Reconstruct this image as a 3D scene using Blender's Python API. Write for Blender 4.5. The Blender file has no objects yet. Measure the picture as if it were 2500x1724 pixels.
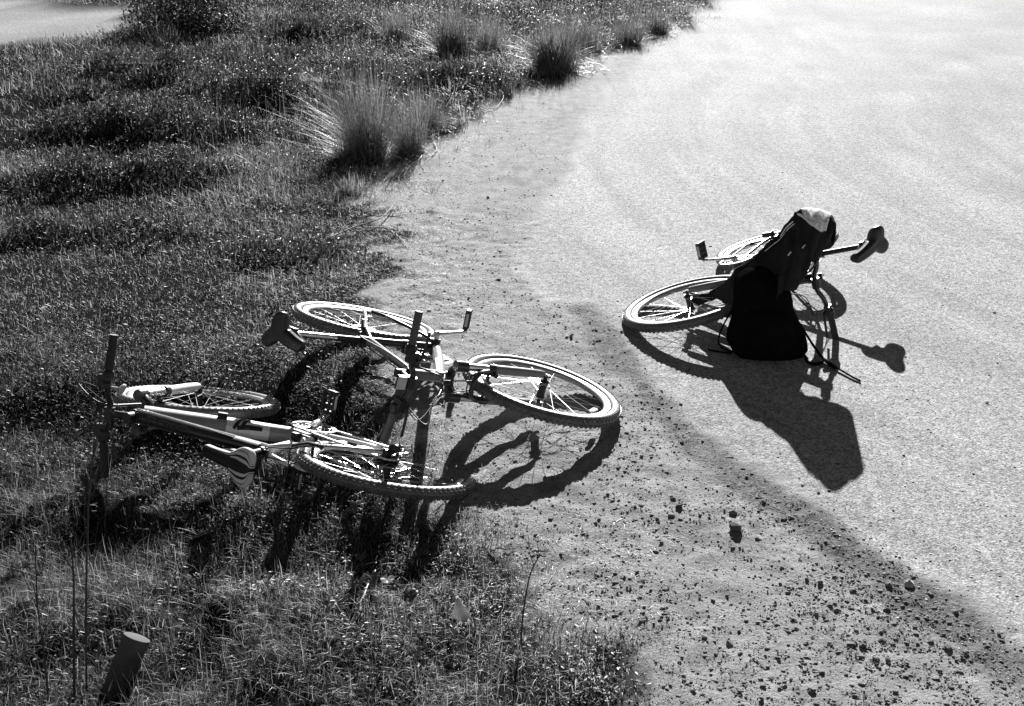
import bpy, bmesh, math, random
import numpy as np
from mathutils import Matrix, Vector
S = bpy.context.scene
C = S.collection
rng = np.random.default_rng(7); random.seed(7)

# ------------------------------------------------------------------ camera, light, exposure
TH = 0.38981; HC = 2.2083; FP = 3043.5; CX, CY = 1250.0, 862.0
cd = bpy.data.cameras.new('camera'); cam = bpy.data.objects.new('camera', cd); C.objects.link(cam)
cam.location = (0, 0, HC); cam.rotation_euler = (math.pi/2 - TH, 0, 0)
cd.sensor_width = 36; cd.lens = FP/2500*36; cd.clip_end = 5000; S.camera = cam
SUNV = Vector((0.279, 2.33, 1.0)).normalized()
EL = math.asin(SUNV.z); AZ = math.atan2(SUNV.x, SUNV.y)
w = bpy.data.worlds.new("World"); S.world = w; w.use_nodes = True
nt = w.node_tree; sky = nt.nodes.new('ShaderNodeTexSky'); sky.sky_type = 'NISHITA'; sky.sun_disc = False
sky.air_density = 0.35; sky.dust_density = 0.0; sky.ozone_density = 1.0
sky.sun_elevation = EL; sky.sun_rotation = AZ
bw = nt.nodes.new('ShaderNodeRGBToBW'); bg = nt.nodes['Background']
nt.links.new(sky.outputs[0], bw.inputs[0]); nt.links.new(bw.outputs[0], bg.inputs[0]); bg.inputs[1].default_value = 0.05
ld = bpy.data.lights.new('sun', 'SUN'); ld.energy = 5.0; ld.angle = math.radians(0.5); ld.color = (1, 1, 1)
lo = bpy.data.objects.new('sun', ld); C.objects.link(lo)
lo.rotation_euler = SUNV.to_track_quat('Z', 'Y').to_euler()
vs = S.view_settings; vs.view_transform = 'Standard'; vs.look = 'None'; vs.gamma = 1; vs.use_curve_mapping = False
vs.exposure = 1.48

# ------------------------------------------------------------------ helpers
def tag(o, label=None, cat=None, group=None, kind=None):
    if label: o['label'] = label
    if cat: o['category'] = cat
    if group: o['group'] = group
    if kind: o['kind'] = kind
    return o
def empty(name, loc, label, cat, group=None):
    o = bpy.data.objects.new(name, None); C.objects.link(o); o.location = loc; o.empty_display_size = .1
    return tag(o, label, cat, group)
def ray(px, py):
    return np.array([(px-CX)/FP, math.cos(TH)-(py-CY)/FP*math.sin(TH), -math.sin(TH)-(py-CY)/FP*math.cos(TH)])
def gz(px, py, z=0.0):
    r = ray(px, py); t = (z-HC)/r[2]; return np.array([r[0]*t, r[1]*t, z])
def aty(px, py, Y):
    r = ray(px, py); t = Y/r[1]; return np.array([r[0]*t, Y, HC+r[2]*t])

def nrm(v):
    v = np.asarray(v, float); return v/(np.linalg.norm(v)+1e-12)
class MB:
    def __init__(s): s.v = []; s.f = []; s.m = []; s.n = 0
    def add(s, V, F, m=0):
        V = np.asarray(V, float); s.v.append(V)
        for f in F: s.f.append([i+s.n for i in f]); s.m.append(m)
        s.n += len(V); return s
    def tube(s, P, R, n=12, m=0, caps=True, ry=None, up=None):
        P = [np.asarray(p, float) for p in P]; k = len(P)
        if np.isscalar(R): R = [R]*k
        if ry is None: ry = R
        elif np.isscalar(ry): ry = [ry]*k
        T = [nrm(P[min(i+1, k-1)]-P[max(i-1, 0)]) for i in range(k)]
        a = np.array(up, float) if up is not None else (np.array([0, 0, 1.]) if abs(T[0][2]) < .9 else np.array([1., 0, 0]))
        V = []
        for i in range(k):
            a = a - (a@T[i])*T[i]; a = nrm(a); b = np.cross(T[i], a)
            for j in range(n):
                t = 2*math.pi*j/n; V.append(P[i]+a*math.cos(t)*R[i]+b*math.sin(t)*ry[i])
        F = [[i*n+j, i*n+(j+1) % n, (i+1)*n+(j+1) % n, (i+1)*n+j] for i in range(k-1) for j in range(n)]
        if caps: F += [list(range(n))[::-1], [(k-1)*n+j for j in range(n)]]
        return s.add(V, F, m)
    def box(s, c, ax, ay, az, hx, hy, hz, m=0, taper=1.0):
        c = np.asarray(c, float); V = []
        for sx in (-1, 1):
            for sy in (-1, 1):
                for sz in (-1, 1):
                    t = taper if sx > 0 else 1
                    V.append(c+np.asarray(ax)*hx*sx+np.asarray(ay)*hy*sy*t+np.asarray(az)*hz*sz*t)
        return s.add(V, [[0, 1, 3, 2], [4, 6, 7, 5], [0, 4, 5, 1], [2, 3, 7, 6], [0, 2, 6, 4], [1, 5, 7, 3]], m)
    def lathe(s, c, ax, prof, n=24, m=0, closed=False):
        """prof: list of (radius, offset along ax)"""
        ax = nrm(ax); a = nrm(np.cross(ax, [0.3, .2, 1.])); b = np.cross(ax, a); c = np.asarray(c, float); k = len(prof)
        V = [c+ax*h+(a*math.cos(2*math.pi*j/n)+b*math.sin(2*math.pi*j/n))*r for r, h in prof for j in range(n)]
        F = [[i*n+j, i*n+(j+1) % n, ((i+1) % k)*n+(j+1) % n, ((i+1) % k)*n+j] for i in range(k if closed else k-1) for j in range(n)]
        return s.add(V, F, m)
    def build(s, name, mats, parent=None, smooth=True, bevel=0, sub=0):
        me = bpy.data.meshes.new(name); V = np.concatenate(s.v)
        me.from_pydata(V.tolist(), [], s.f); 
        for mt in (mats if isinstance(mats, (list, tuple)) else [mats]): me.materials.append(mt)
        me.polygons.foreach_set('material_index', s.m)
        bm = bmesh.new(); bm.from_mesh(me); bmesh.ops.recalc_face_normals(bm, faces=bm.faces); bm.to_mesh(me); bm.free()
        if smooth: me.shade_smooth()
        o = bpy.data.objects.new(name, me); C.objects.link(o); o.parent = parent
        if smooth: me.set_sharp_from_angle(angle=math.radians(38))
        if bevel:
            b = o.modifiers.new('bevel', 'BEVEL'); b.width = bevel; b.segments = 2; b.limit_method = 'ANGLE'
        if sub:
            b = o.modifiers.new('sub', 'SUBSURF'); b.levels = b.render_levels = sub
        return o
def fastmesh(name, V, T, mats, attrs={}, parent=None, smooth=False):
    me = bpy.data.meshes.new(name); V = np.ascontiguousarray(V, np.float32); T = np.ascontiguousarray(T, np.int32)
    me.vertices.add(len(V)); me.vertices.foreach_set('co', V.ravel())
    k = T.shape[1]; me.loops.add(T.size); me.loops.foreach_set('vertex_index', T.ravel())
    me.polygons.add(len(T)); me.polygons.foreach_set('loop_start', np.arange(0, T.size, k, dtype=np.int32))
    for mt in (mats if isinstance(mats, (list, tuple)) else [mats]): me.materials.append(mt)
    for n_, a in attrs.items():
        at = me.attributes.new(n_, 'FLOAT', 'POINT'); at.data.foreach_set('value', np.asarray(a, np.float32))
    if smooth: me.polygons.foreach_set('use_smooth', np.ones(len(T), bool))
    me.update(calc_edges=True)
    o = bpy.data.objects.new(name, me); C.objects.link(o); o.parent = parent
    return o

# value noise in 2-D
_tab = rng.random((257, 257))
def vn(x, y):
    x = np.asarray(x, float); y = np.asarray(y, float)
    xi = np.floor(x).astype(int); yi = np.floor(y).astype(int); fx = x-xi; fy = y-yi
    fx = fx*fx*(3-2*fx); fy = fy*fy*(3-2*fy); xi &= 255; yi &= 255
    return (_tab[xi, yi]*(1-fx)+_tab[xi+1, yi]*fx)*(1-fy)+(_tab[xi, yi+1]*(1-fx)+_tab[xi+1, yi+1]*fx)*fy
def fbm(x, y, o=4):
    s = 0; a = .5; n = 0
    for i in range(o): s = s+a*vn(x*2**i+17.3*i, y*2**i+5.1*i); n += a; a *= .55
    return s/n
def sm(a, b, x): t = np.clip((x-a)/(b-a), 0, 1); return t*t*(3-2*t)

# ------------------------------------------------------------------ materials (monochrome: the photograph is black and white)
def mat(name, col, rough=.5, metal=0., spec=.5, var=.0, vscale=30, bump=0., bscale=200, coat=0.):
    m = bpy.data.materials.new(name); m.use_nodes = True; n = m.node_tree; b = n.nodes['Principled BSDF']
    b.inputs['Base Color'].default_value = (col, col, col, 1); b.inputs['Roughness'].default_value = rough
    b.inputs['Metallic'].default_value = metal; b.inputs['Specular IOR Level'].default_value = spec
    b.inputs['Coat Weight'].default_value = coat; b.inputs['Coat Roughness'].default_value = .08
    tc = n.nodes.new('ShaderNodeTexCoord')
    if var:
        nz = n.nodes.new('ShaderNodeTexNoise'); nz.inputs['Scale'].default_value = vscale; nz.inputs['Detail'].default_value = 6
        n.links.new(tc.outputs['Object'], nz.inputs[0])
        mr = n.nodes.new('ShaderNodeMapRange'); mr.inputs[1].default_value = .3; mr.inputs[2].default_value = .7
        mr.inputs[3].default_value = col*(1-var); mr.inputs[4].default_value = col*(1+var)
        n.links.new(nz.outputs[0], mr.inputs[0]); n.links.new(mr.outputs[0], b.inputs['Base Color'])
        m2 = n.nodes.new('ShaderNodeMapRange'); m2.inputs[3].default_value = rough*.8; m2.inputs[4].default_value = min(1, rough*1.25)
        n.links.new(nz.outputs[0], m2.inputs[0]); n.links.new(m2.outputs[0], b.inputs['Roughness'])
    if bump:
        nb = n.nodes.new('ShaderNodeTexNoise'); nb.inputs['Scale'].default_value = bscale; nb.inputs['Detail'].default_value = 4
        n.links.new(tc.outputs['Object'], nb.inputs[0]); bp = n.nodes.new('ShaderNodeBump'); bp.inputs['Strength'].default_value = bump
        bp.inputs['Distance'].default_value = .002; n.links.new(nb.outputs[0], bp.inputs['Height']); n.links.new(bp.outputs[0], b.inputs['Normal'])
    return m
M = dict(
    rubber=mat('tyre_rubber', .095, .42, spec=.6, var=.3, vscale=25, bump=.25),
    blackm=mat('black_paint', .018, .28, spec=.5, var=.2, coat=.4),
    blackp=mat('black_plastic', .015, .45, var=.25, bump=.2),
    darkm=mat('dark_metal', .03, .4, metal=.4, var=.3),
    chrome=mat('bright_metal', .75, .25, metal=1, var=.12),
    alloy=mat('brushed_alloy', .6, .38, metal=1, var=.15),
    rimm=mat('rim_alloy', .33, .3, metal=.9, var=.1),
    white=mat('white_paint', .85, .3, var=.06, coat=.4),
    grey=mat('grey_paint', .17, .35, var=.08, coat=.3),
    mid=mat('mid_grey_print', .22, .5, var=.1),
    faint=mat('dark_print', .035, .4),
    print=mat('black_print', .012, .5),
    leather=mat('saddle_cover', .014, .33, spec=.5, var=.2, bump=.25, bscale=400),
    clearp=mat('clear_plastic', .55, .2, var=.1),
    cloth=mat('dark_jacket_cloth', .024, 1., spec=.08, var=.3, vscale=18, bump=.6, bscale=500),
    fleece=mat('light_fleece_lining', .8, .95, spec=.1, var=.5, vscale=60, bump=1, bscale=300),
    trim=mat('jacket_trim', .7, .7, var=.1),
    nylon=mat('backpack_nylon', .008, 1., spec=.0, var=.3, bump=.6, bscale=700),
    steel=mat('spoke_steel', .7, .3, metal=.9),
    tubeg=mat('grey_tube_plastic', .085, .8, spec=.1, var=.25, vscale=12, bump=.4, bscale=90),
    paper=mat('white_paper', .7, .8, var=.1),
    stalkd=mat('stalk_bark', .05, .8, var=.5, vscale=30),
    wood=mat('dry_wood', .22, .85, var=.4, vscale=40, bump=.5),
)
def stone_mat(name, lo_, hi):
    m = bpy.data.materials.new(name); m.use_nodes = True; n = m.node_tree; b = n.nodes['Principled BSDF']; b.inputs['Roughness'].default_value = .9
    b.inputs['Specular IOR Level'].default_value = .2
    tc = n.nodes.new('ShaderNodeTexCoord'); oi = n.nodes.new('ShaderNodeObjectInfo'); nz = n.nodes.new('ShaderNodeTexNoise')
    nz.inputs['Scale'].default_value = 60; nz.inputs['Detail'].default_value = 5; n.links.new(tc.outputs['Object'], nz.inputs[0])
    ad = n.nodes.new('ShaderNodeMath'); ad.operation = 'ADD'; n.links.new(oi.outputs['Random'], ad.inputs[0]); n.links.new(nz.outputs[0], ad.inputs[1])
    mr = n.nodes.new('ShaderNodeMapRange'); mr.inputs[1].default_value = .2; mr.inputs[2].default_value = 1.6; mr.inputs[3].default_value = lo_; mr.inputs[4].default_value = hi
    n.links.new(ad.outputs[0], mr.inputs[0]); n.links.new(mr.outputs[0], b.inputs['Base Color'])
    bp = n.nodes.new('ShaderNodeBump'); bp.inputs['Strength'].default_value = .6; bp.inputs['Distance'].default_value = .003
    n.links.new(nz.outputs[0], bp.inputs['Height']); n.links.new(bp.outputs[0], b.inputs['Normal']); return m
M['stone'] = stone_mat('dark_stone', .05, .24); M['palestone'] = stone_mat('pale_stone', .25, .45)
def leaf_mat(name, lo_, hi, trans=.45, rough=.5, spec=.35):
    m = bpy.data.materials.new(name); m.use_nodes = True; n = m.node_tree; b = n.nodes['Principled BSDF']; b.inputs['Roughness'].default_value = rough
    b.inputs['Specular IOR Level'].default_value = spec
    at = n.nodes.new('ShaderNodeAttribute'); at.attribute_name = 'tone'
    mr = n.nodes.new('ShaderNodeMapRange'); mr.inputs[3].default_value = lo_; mr.inputs[4].default_value = hi
    n.links.new(at.outputs['Fac'], mr.inputs[0]); n.links.new(mr.outputs[0], b.inputs['Base Color'])
    tr = n.nodes.new('ShaderNodeBsdfTranslucent'); n.links.new(mr.outputs[0], tr.inputs[0])
    mx = n.nodes.new('ShaderNodeMixShader'); mx.inputs[0].default_value = trans
    n.links.new(b.outputs[0], mx.inputs[1]); n.links.new(tr.outputs[0], mx.inputs[2])
    n.links.new(mx.outputs[0], n.nodes['Material Output'].inputs[0]); return m
M['grass'] = leaf_mat('grass_blades', .045, .42, .45)
M['straw'] = leaf_mat('dry_straw', .16, .5, .35)
M['weed'] = leaf_mat('weed_leaves', .025, .20, .3)
M['rush'] = leaf_mat('rush_blades', .05, .30, .35)
M['shrub'] = leaf_mat('shrub_leaves', .02, .07, .2)
M['round'] = leaf_mat('round_leaves', .07, .13, .3)
M['flower'] = leaf_mat('flower_heads', .5, .7, .4)
M['stalk'] = leaf_mat('dry_stalk', .06, .2, .1)

def striped_saddle():
    m = mat('striped_saddle_cover', .015, .25, spec=.3, bump=.2, bscale=400); n = m.node_tree; L = n.links.new; b = n.nodes['Principled BSDF']
    def A(a): x = n.nodes.new('ShaderNodeAttribute'); x.attribute_name = a; return x.outputs['Fac']
    def ma(op, i, j=0.0):
        x = n.nodes.new('ShaderNodeMath'); x.operation = op
        for k, q in ((0, i), (1, j)):
            if isinstance(q, (int, float)): x.inputs[k].default_value = q
            else: L(q, x.inputs[k])
        return x.outputs[0]
    # t runs in from the edge; the bands spread out towards the rear
    rear = n.nodes.new('ShaderNodeMapRange'); rear.interpolation_type = 'SMOOTHSTEP'; L(A('sx'), rear.inputs[0])
    rear.inputs[1].default_value = .12; rear.inputs[2].default_value = -.12; rear.inputs[3].default_value = .30; rear.inputs[4].default_value = 1.0
    t = ma('DIVIDE', ma('SUBTRACT', 1.02, ma('ABSOLUTE', A('sy'))), rear.outputs[0])
    def band(a, c): return ma('MULTIPLY', ma('GREATER_THAN', t, a), ma('LESS_THAN', t, c))
    w_ = ma('ADD', ma('ADD', band(-1, .20), band(.25, .46)), ma('MULTIPLY', band(.60, .76), ma('LESS_THAN', A('sx'), -.02)))
    w_ = ma('MULTIPLY', w_, ma('GREATER_THAN', A('st'), -.5))
    L(ma('ADD', .015, ma('MULTIPLY', w_, .6)), b.inputs['Base Color']); b.inputs['Specular IOR Level'].default_value = .15; return m
def ground_mat():
    m = bpy.data.materials.new('ground_surface'); m.use_nodes = True; n = m.node_tree; L = n.links.new
    b = n.nodes['Principled BSDF']; b.inputs['Roughness'].default_value = .8
    def attr(a): x = n.nodes.new('ShaderNodeAttribute'); x.attribute_name = a; return x.outputs['Fac']
    geo = n.nodes.new('ShaderNodeNewGeometry'); pos = geo.outputs['Position']
    def noise(sc, det=4, rough=.6):
        x = n.nodes.new('ShaderNodeTexNoise'); x.inputs['Scale'].default_value = sc; x.inputs['Detail'].default_value = det; x.inputs['Roughness'].default_value = rough
        L(pos, x.inputs[0]); return x.outputs[0]
    def mr(i, a, c, d, e):
        x = n.nodes.new('ShaderNodeMapRange'); L(i, x.inputs[0])
        for k, v in zip((1, 2, 3, 4), (a, c, d, e)): x.inputs[k].default_value = v
        return x.outputs[0]
    def ma(op, i, j):
        x = n.nodes.new('ShaderNodeMath'); x.operation = op
        for k, q in ((0, i), (1, j)):
            if isinstance(q, (int, float)): x.inputs[k].default_value = q
            else: L(q, x.inputs[k])
        return x.outputs[0]
    def mix(f, i, j):
        return ma('ADD', ma('MULTIPLY', i, ma('SUBTRACT', 1.0, f)), ma('MULTIPLY', j, f))
    # stone chips of the road dressing
    vo = n.nodes.new('ShaderNodeTexVoronoi'); vo.inputs['Scale'].default_value = 150; L(pos, vo.inputs['Vector'])
    sep = n.nodes.new('ShaderNodeSeparateColor'); L(vo.outputs['Color'], sep.inputs[0])
    chip = mr(sep.outputs[0], 0, 1, .45, 1.5)
    large = ma('MULTIPLY', mr(noise(.8, 4), .3, .7, .86, 1.12), mr(noise(26, 8, .85), .38, .62, .70, 1.25))
    road = ma('MULTIPLY', ma('MULTIPLY', ma('MULTIPLY', chip, large), .33), mr(attr('m_track'), .2, .8, .84, 1.09))
    fine = mr(noise(160, 3), .3, .7, .7, 1.25)
    blot = ma('MULTIPLY', mr(noise(9, 6, .65), .3, .7, .72, 1.22), mr(noise(70, 4, .7), .56, .68, 1.0, .50))
    dirt = ma('MULTIPLY', ma('MULTIPLY', fine, blot), .29)
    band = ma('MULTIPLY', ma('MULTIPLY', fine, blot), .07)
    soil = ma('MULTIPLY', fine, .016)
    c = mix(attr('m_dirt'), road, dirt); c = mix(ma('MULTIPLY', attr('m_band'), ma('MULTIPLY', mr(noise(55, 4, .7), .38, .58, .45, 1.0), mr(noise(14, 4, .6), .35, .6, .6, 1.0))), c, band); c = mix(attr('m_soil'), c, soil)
    L(c, b.inputs['Base Color']); L(mr(attr('m_soil'), 0, .5, .04, 0), b.inputs['Specular IOR Level'])
    hroad = ma('ADD', ma('MULTIPLY', noise(140, 3, .7), .012), ma('MULTIPLY', noise(45, 3), .004))
    hd = ma('ADD', ma('MULTIPLY', noise(110, 5, .75), .020), ma('MULTIPLY', noise(30, 6, .75), .034))
    h = mix(attr('m_dirt'), hroad, hd)
    bp = n.nodes.new('ShaderNodeBump'); bp.inputs['Strength'].default_value = .55; bp.inputs['Distance'].default_value = 1.0
    L(h, bp.inputs['Height']); L(bp.outputs[0], b.inputs['Normal'])
    return m
M['ground'] = ground_mat()

# ------------------------------------------------------------------ the lie of the land (outlines measured in the photograph, carried to the ground)
def gpoly(pts): return np.array([gz(*p)[:2] for p in pts])
EDGE = [(1830, -60), (1700, 52), (1600, 105), (1480, 150), (1330, 215), (1190, 290), (1090, 330), (1000, 395), (975, 470), (985, 560), (1000, 640), (1000, 740), (975, 830), (985, 900), (1005, 960), (1050, 1040), (1100, 1130), (1150, 1220), (1195, 1300), (1290, 1335), (1400, 1348), (1480, 1362), (1440, 1392), (1385, 1440), (1410, 1480), (1470, 1505), (1560, 1545), (1620, 1590), (1640, 1660), (1660, 1800)]
GRASS = np.vstack([gpoly(EDGE), [[.6, 1.2], [.6, -40], [-300, -40], [-300, 60], [8, 60]]])
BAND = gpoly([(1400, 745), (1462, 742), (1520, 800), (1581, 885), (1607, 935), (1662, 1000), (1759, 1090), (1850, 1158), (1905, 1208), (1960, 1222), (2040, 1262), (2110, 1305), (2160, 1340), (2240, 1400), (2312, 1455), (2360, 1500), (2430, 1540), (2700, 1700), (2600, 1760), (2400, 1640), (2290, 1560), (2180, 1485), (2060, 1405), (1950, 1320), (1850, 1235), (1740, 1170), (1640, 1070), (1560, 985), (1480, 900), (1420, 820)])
VERGE = gpoly([(1640, 70), (1560, 150), (1480, 220), (1420, 330), (1370, 440), (1300, 560), (1260, 660), (1320, 740), (1420, 740), (1520, 800), (1581, 885), (1662, 1000), (1759, 1090), (1850, 1158), (1950, 1215), (2040, 1262), (2110, 1305), (2240, 1400), (2360, 1500), (2430, 1540), (2800, 1750), (2800, 2400), (900, 2400), (300, 1000), (300, 400), (900, 70)])
PATH = gpoly([(-900, 60), (-900, 160), (-60, 112), (150, 100), (275, 76), (330, 60), (330, 20), (-900, -60)])
def segdist(P, Q):
    d = np.full(len(P), 1e9)
    for i in range(len(Q)):
        a, b = Q[i], Q[(i+1) % len(Q)]; ab = b-a; t = np.clip(((P-a)@ab)/(ab@ab+1e-12), 0, 1)
        d = np.minimum(d, np.hypot(*(P-a-t[:, None]*ab).T))
    return d
def inside(P, Q):
    r = np.zeros(len(P), bool); x, y = P.T
    for i in range(len(Q)):
        (x1, y1), (x2, y2) = Q[i], Q[(i+1) % len(Q)]
        c = ((y1 > y) != (y2 > y)) & (x < (x2-x1)*(y-y1)/(y2-y1+1e-15)+x1); r ^= c
    return r
def sd(P, Q): return segdist(P, Q)*np.where(inside(P, Q), 1, -1)    # positive inside
# mounds of weed: image foot, width (m), height (m)
MOUND = [(300, 215, 1.5, .20), (160, 250, .7, .10), (620, 262, 1.5, .24), (375, 360, 1.3, .22), (200, 345, 1.0, .15), (180, 470, .9, .12), (395, 450, .9, .12), (110, 590, .6, .05),
         (700, 640, .7, .05), (1130, 215, .9, .12), (560, 165, 1.2, .09), (870, 200, .8, .08), (330, 590, .6, .04), (760, 100, 1.4, .12)]
MG = [(gz(a, b)[:2], w_, h_) for a, b, w_, h_ in MOUND]
def mounds(P):
    z = np.zeros(len(P))
    for c, w_, h_ in MG:
        d = P-c-[0, w_*.30]; z = np.maximum(z, .8*h_*(.6+.8*fbm(P[:, 0]*3, P[:, 1]*3, 3))*np.exp(-((d[:, 0]/(w_*.5))**2+(d[:, 1]/(w_*.36))**2)))
    return z
def height(P):
    P = np.asarray(P, float).reshape(-1, 2); x, y = P.T
    g = sd(P, GRASS); ing = sm(-.1, .5, g)
    z = -.115*sm(.0, .5, g)*sm(5.15, 4.6, y)*sm(.75, .2, x)
    wheel = np.maximum(np.exp(-((x+1.32)**2+(y-4.78)**2)/.14), .8*np.exp(-((x+.47)**2+(y-4.13)**2)/.10)); z = z-.075*np.exp(-((x+1.32)**2+(y-4.72)**2)/.20)
    nearl = sm(.1, .6, g)*sm(5.4, 4.4, y)*(1-wheel); z = z+nearl*((fbm(x*3.1, y*3.1+7, 3)-.5)*.16+(fbm(x*9, y*9, 3)-.5)*.05)
    z = z+mounds(P)*ing+ing*(fbm(x*1.3, y*1.3, 3)-.5)*.05*sm(5, 8, y)
    z = z+.15*sm(3.80, 3.15, y)*sm(.0, .7, g)
    dm = sm(-.3, .2, sd(P, VERGE))
    z = z+dm*(1-ing)*(fbm(x*4+y*2, y*3, 4)-.5)*.018+dm*(1-ing)*(fbm(x*19, y*22, 3)-.5)*.020
    return z
def gh(x, y): return float(height([[x, y]])[0])
def gs(px, py):
    z = 0.
    for _ in range(6): p = gz(px, py, z); z = .5*z+.5*gh(p[0], p[1])
    return gz(px, py, z)

def spaced(lo_, hi, step, far, grow=1.12):
    a = list(np.arange(lo_, hi+1e-6, step)); s = step; v = hi
    while v < far: s *= grow; v += s; a.append(v)
    s = step; v = lo_; 
    while v > -far: s *= grow; v -= s; a.insert(0, v)
    return np.array(a)
gx = spaced(-2.3, 2.8, .021, 1800); gy = spaced(3.3, 7.6, .021, 1800)
X, Y = np.meshgrid(gx, gy); P2 = np.stack([X.ravel(), Y.ravel()], 1)
near = (np.abs(P2[:, 0]) < 40) & (P2[:, 1] > -20) & (P2[:, 1] < 60)
Z = np.zeros(len(P2)); Z[near] = height(P2[near]); Z[~near] = np.where(inside(P2[~near], GRASS), 0, 0)
wob = (fbm(P2[:, 0]*3, P2[:, 1]*3, 5)-.5)
def mask(Q, soft, wamp): return sm(-soft, soft, sd(P2, Q)+wob*wamp)
wid = .03+.008*np.clip(P2[:, 1], 0, 30)
g_ = sd(P2, GRASS); pth = mask(PATH, .1, .6)
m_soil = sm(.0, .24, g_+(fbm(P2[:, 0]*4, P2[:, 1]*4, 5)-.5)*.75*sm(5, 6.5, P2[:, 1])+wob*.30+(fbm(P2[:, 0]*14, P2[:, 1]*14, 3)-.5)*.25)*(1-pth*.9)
stre = fbm(P2[:, 0]*2.2+P2[:, 1]*1.6, P2[:, 1]*9-P2[:, 0]*9*.0, 4)
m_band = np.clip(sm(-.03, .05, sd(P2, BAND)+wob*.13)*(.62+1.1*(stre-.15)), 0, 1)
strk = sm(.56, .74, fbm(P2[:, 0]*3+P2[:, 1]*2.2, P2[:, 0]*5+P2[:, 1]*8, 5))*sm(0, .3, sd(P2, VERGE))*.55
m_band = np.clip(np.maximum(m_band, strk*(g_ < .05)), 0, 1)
m_dirt = np.clip(mask(VERGE, .08, .30), 0, 1)
rc = np.hypot(P2[:, 0]-9.0, P2[:, 1]-9.5); an = np.arctan2(P2[:, 1]-9.5, P2[:, 0]-9.0)
m_track = np.clip(.5+1.1*(fbm(rc*2.6+3, an*1.2, 4)-.5)+.8*(fbm(rc*10, an*3+7, 3)-.5)+.35*(fbm(P2[:, 0]*.7+9, P2[:, 1]*.5, 3)-.5), 0, 1)
vid = np.arange(len(P2)).reshape(X.shape)
Q = np.stack([vid[:-1, :-1].ravel(), vid[:-1, 1:].ravel(), vid[1:, 1:].ravel(), vid[1:, :-1].ravel()], 1)
fc = P2[Q].mean(1); fpath = inside(fc, PATH); fgr = inside(fc, GRASS) & ~fpath; fdirt = inside(fc, VERGE) & ~fgr & ~fpath
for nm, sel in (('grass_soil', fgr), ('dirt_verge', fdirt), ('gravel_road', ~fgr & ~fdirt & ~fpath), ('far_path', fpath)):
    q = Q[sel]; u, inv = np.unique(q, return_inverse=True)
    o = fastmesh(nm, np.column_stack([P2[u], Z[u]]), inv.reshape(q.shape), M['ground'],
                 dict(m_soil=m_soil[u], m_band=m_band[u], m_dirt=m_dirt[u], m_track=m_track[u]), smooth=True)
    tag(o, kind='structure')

# ------------------------------------------------------------------ bicycles
HA = math.radians(70.5); U = np.array([math.cos(HA), 0, -math.sin(HA)]); PF = np.array([math.sin(HA), 0, math.cos(HA)])
SA = math.radians(73); SU = np.array([-math.cos(SA), 0, math.sin(SA)]); YV = np.array([0, 1., 0]); XV = np.array([1., 0, 0]); ZV = np.array([0, 0, 1.])
def rot(v, ax, a):
    c, s = math.cos(a), math.sin(a); v = np.asarray(v, float); return v*c+np.cross(ax, v)*s+ax*(ax@v)*(1-c)
def bez(P, n=14):
    P = [np.asarray(p, float) for p in P]; Q = [2*P[0]-P[1]]+P+[2*P[-1]-P[-2]]; out = []
    for i in range(1, len(Q)-2):
        for k in range(n):
            t = k/n; out.append(.5*((2*Q[i])+(-Q[i-1]+Q[i+1])*t+(2*Q[i-1]-5*Q[i]+4*Q[i+1]-Q[i+2])*t*t+(-Q[i-1]+3*Q[i]-3*Q[i+1]+Q[i+2])*t**3))
    return out+[P[-1]]
_wheel = {}
def wheel_meshes():
    if _wheel: return _wheel
    # wheel in its own frame: axle along Z, centre at the origin
    t = MB(); pr = []
    for k in range(15):
        a = -math.pi*.80+k*(math.pi*1.60)/14; pr.append((.3135+.0235*math.cos(a), .0235*math.sin(a)))
    t.lathe((0, 0, 0), ZV, pr, 96, 0, closed=True)
    nk = 84
    for i in range(nk):
        a = 2*math.pi*i/nk
        for row, (phi, hw, hl, da) in enumerate(((-.95, .0045, .0060, 0), (-.34, .0048, .0055, .5), (.34, .0048, .0055, 0), (.95, .0045, .0060, .5))):
            b = a+da*2*math.pi/nk; rad = np.array([math.cos(b), math.sin(b), 0]); tan = np.array([-math.sin(b), math.cos(b), 0])
            out = rad*math.cos(phi)+ZV*math.sin(phi); side = np.cross(tan, out); c = rad*.3135+out*.0245
            t.box(c, out, tan, side, .0026, hl, hw, taper=.8)
    _wheel['tyre'] = t
    r = MB(); r.lathe((0, 0, 0), ZV, [(.2905, -.0125), (.2895, -.0142), (.270, -.0125), (.2625, -.006), (.2615, 0), (.2625, .006), (.270, .0125), (.2895, .0142), (.2905, .0125), (.283, 0)], 96, 0, closed=True)
    r.lathe((0, 0, 0), ZV, [(.2900, -.0148), (.2782, -.0145), (.2782, -.0138), (.29, -.0138)], 96, 0, closed=True)
    _wheel['rim'] = r
    return _wheel
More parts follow.
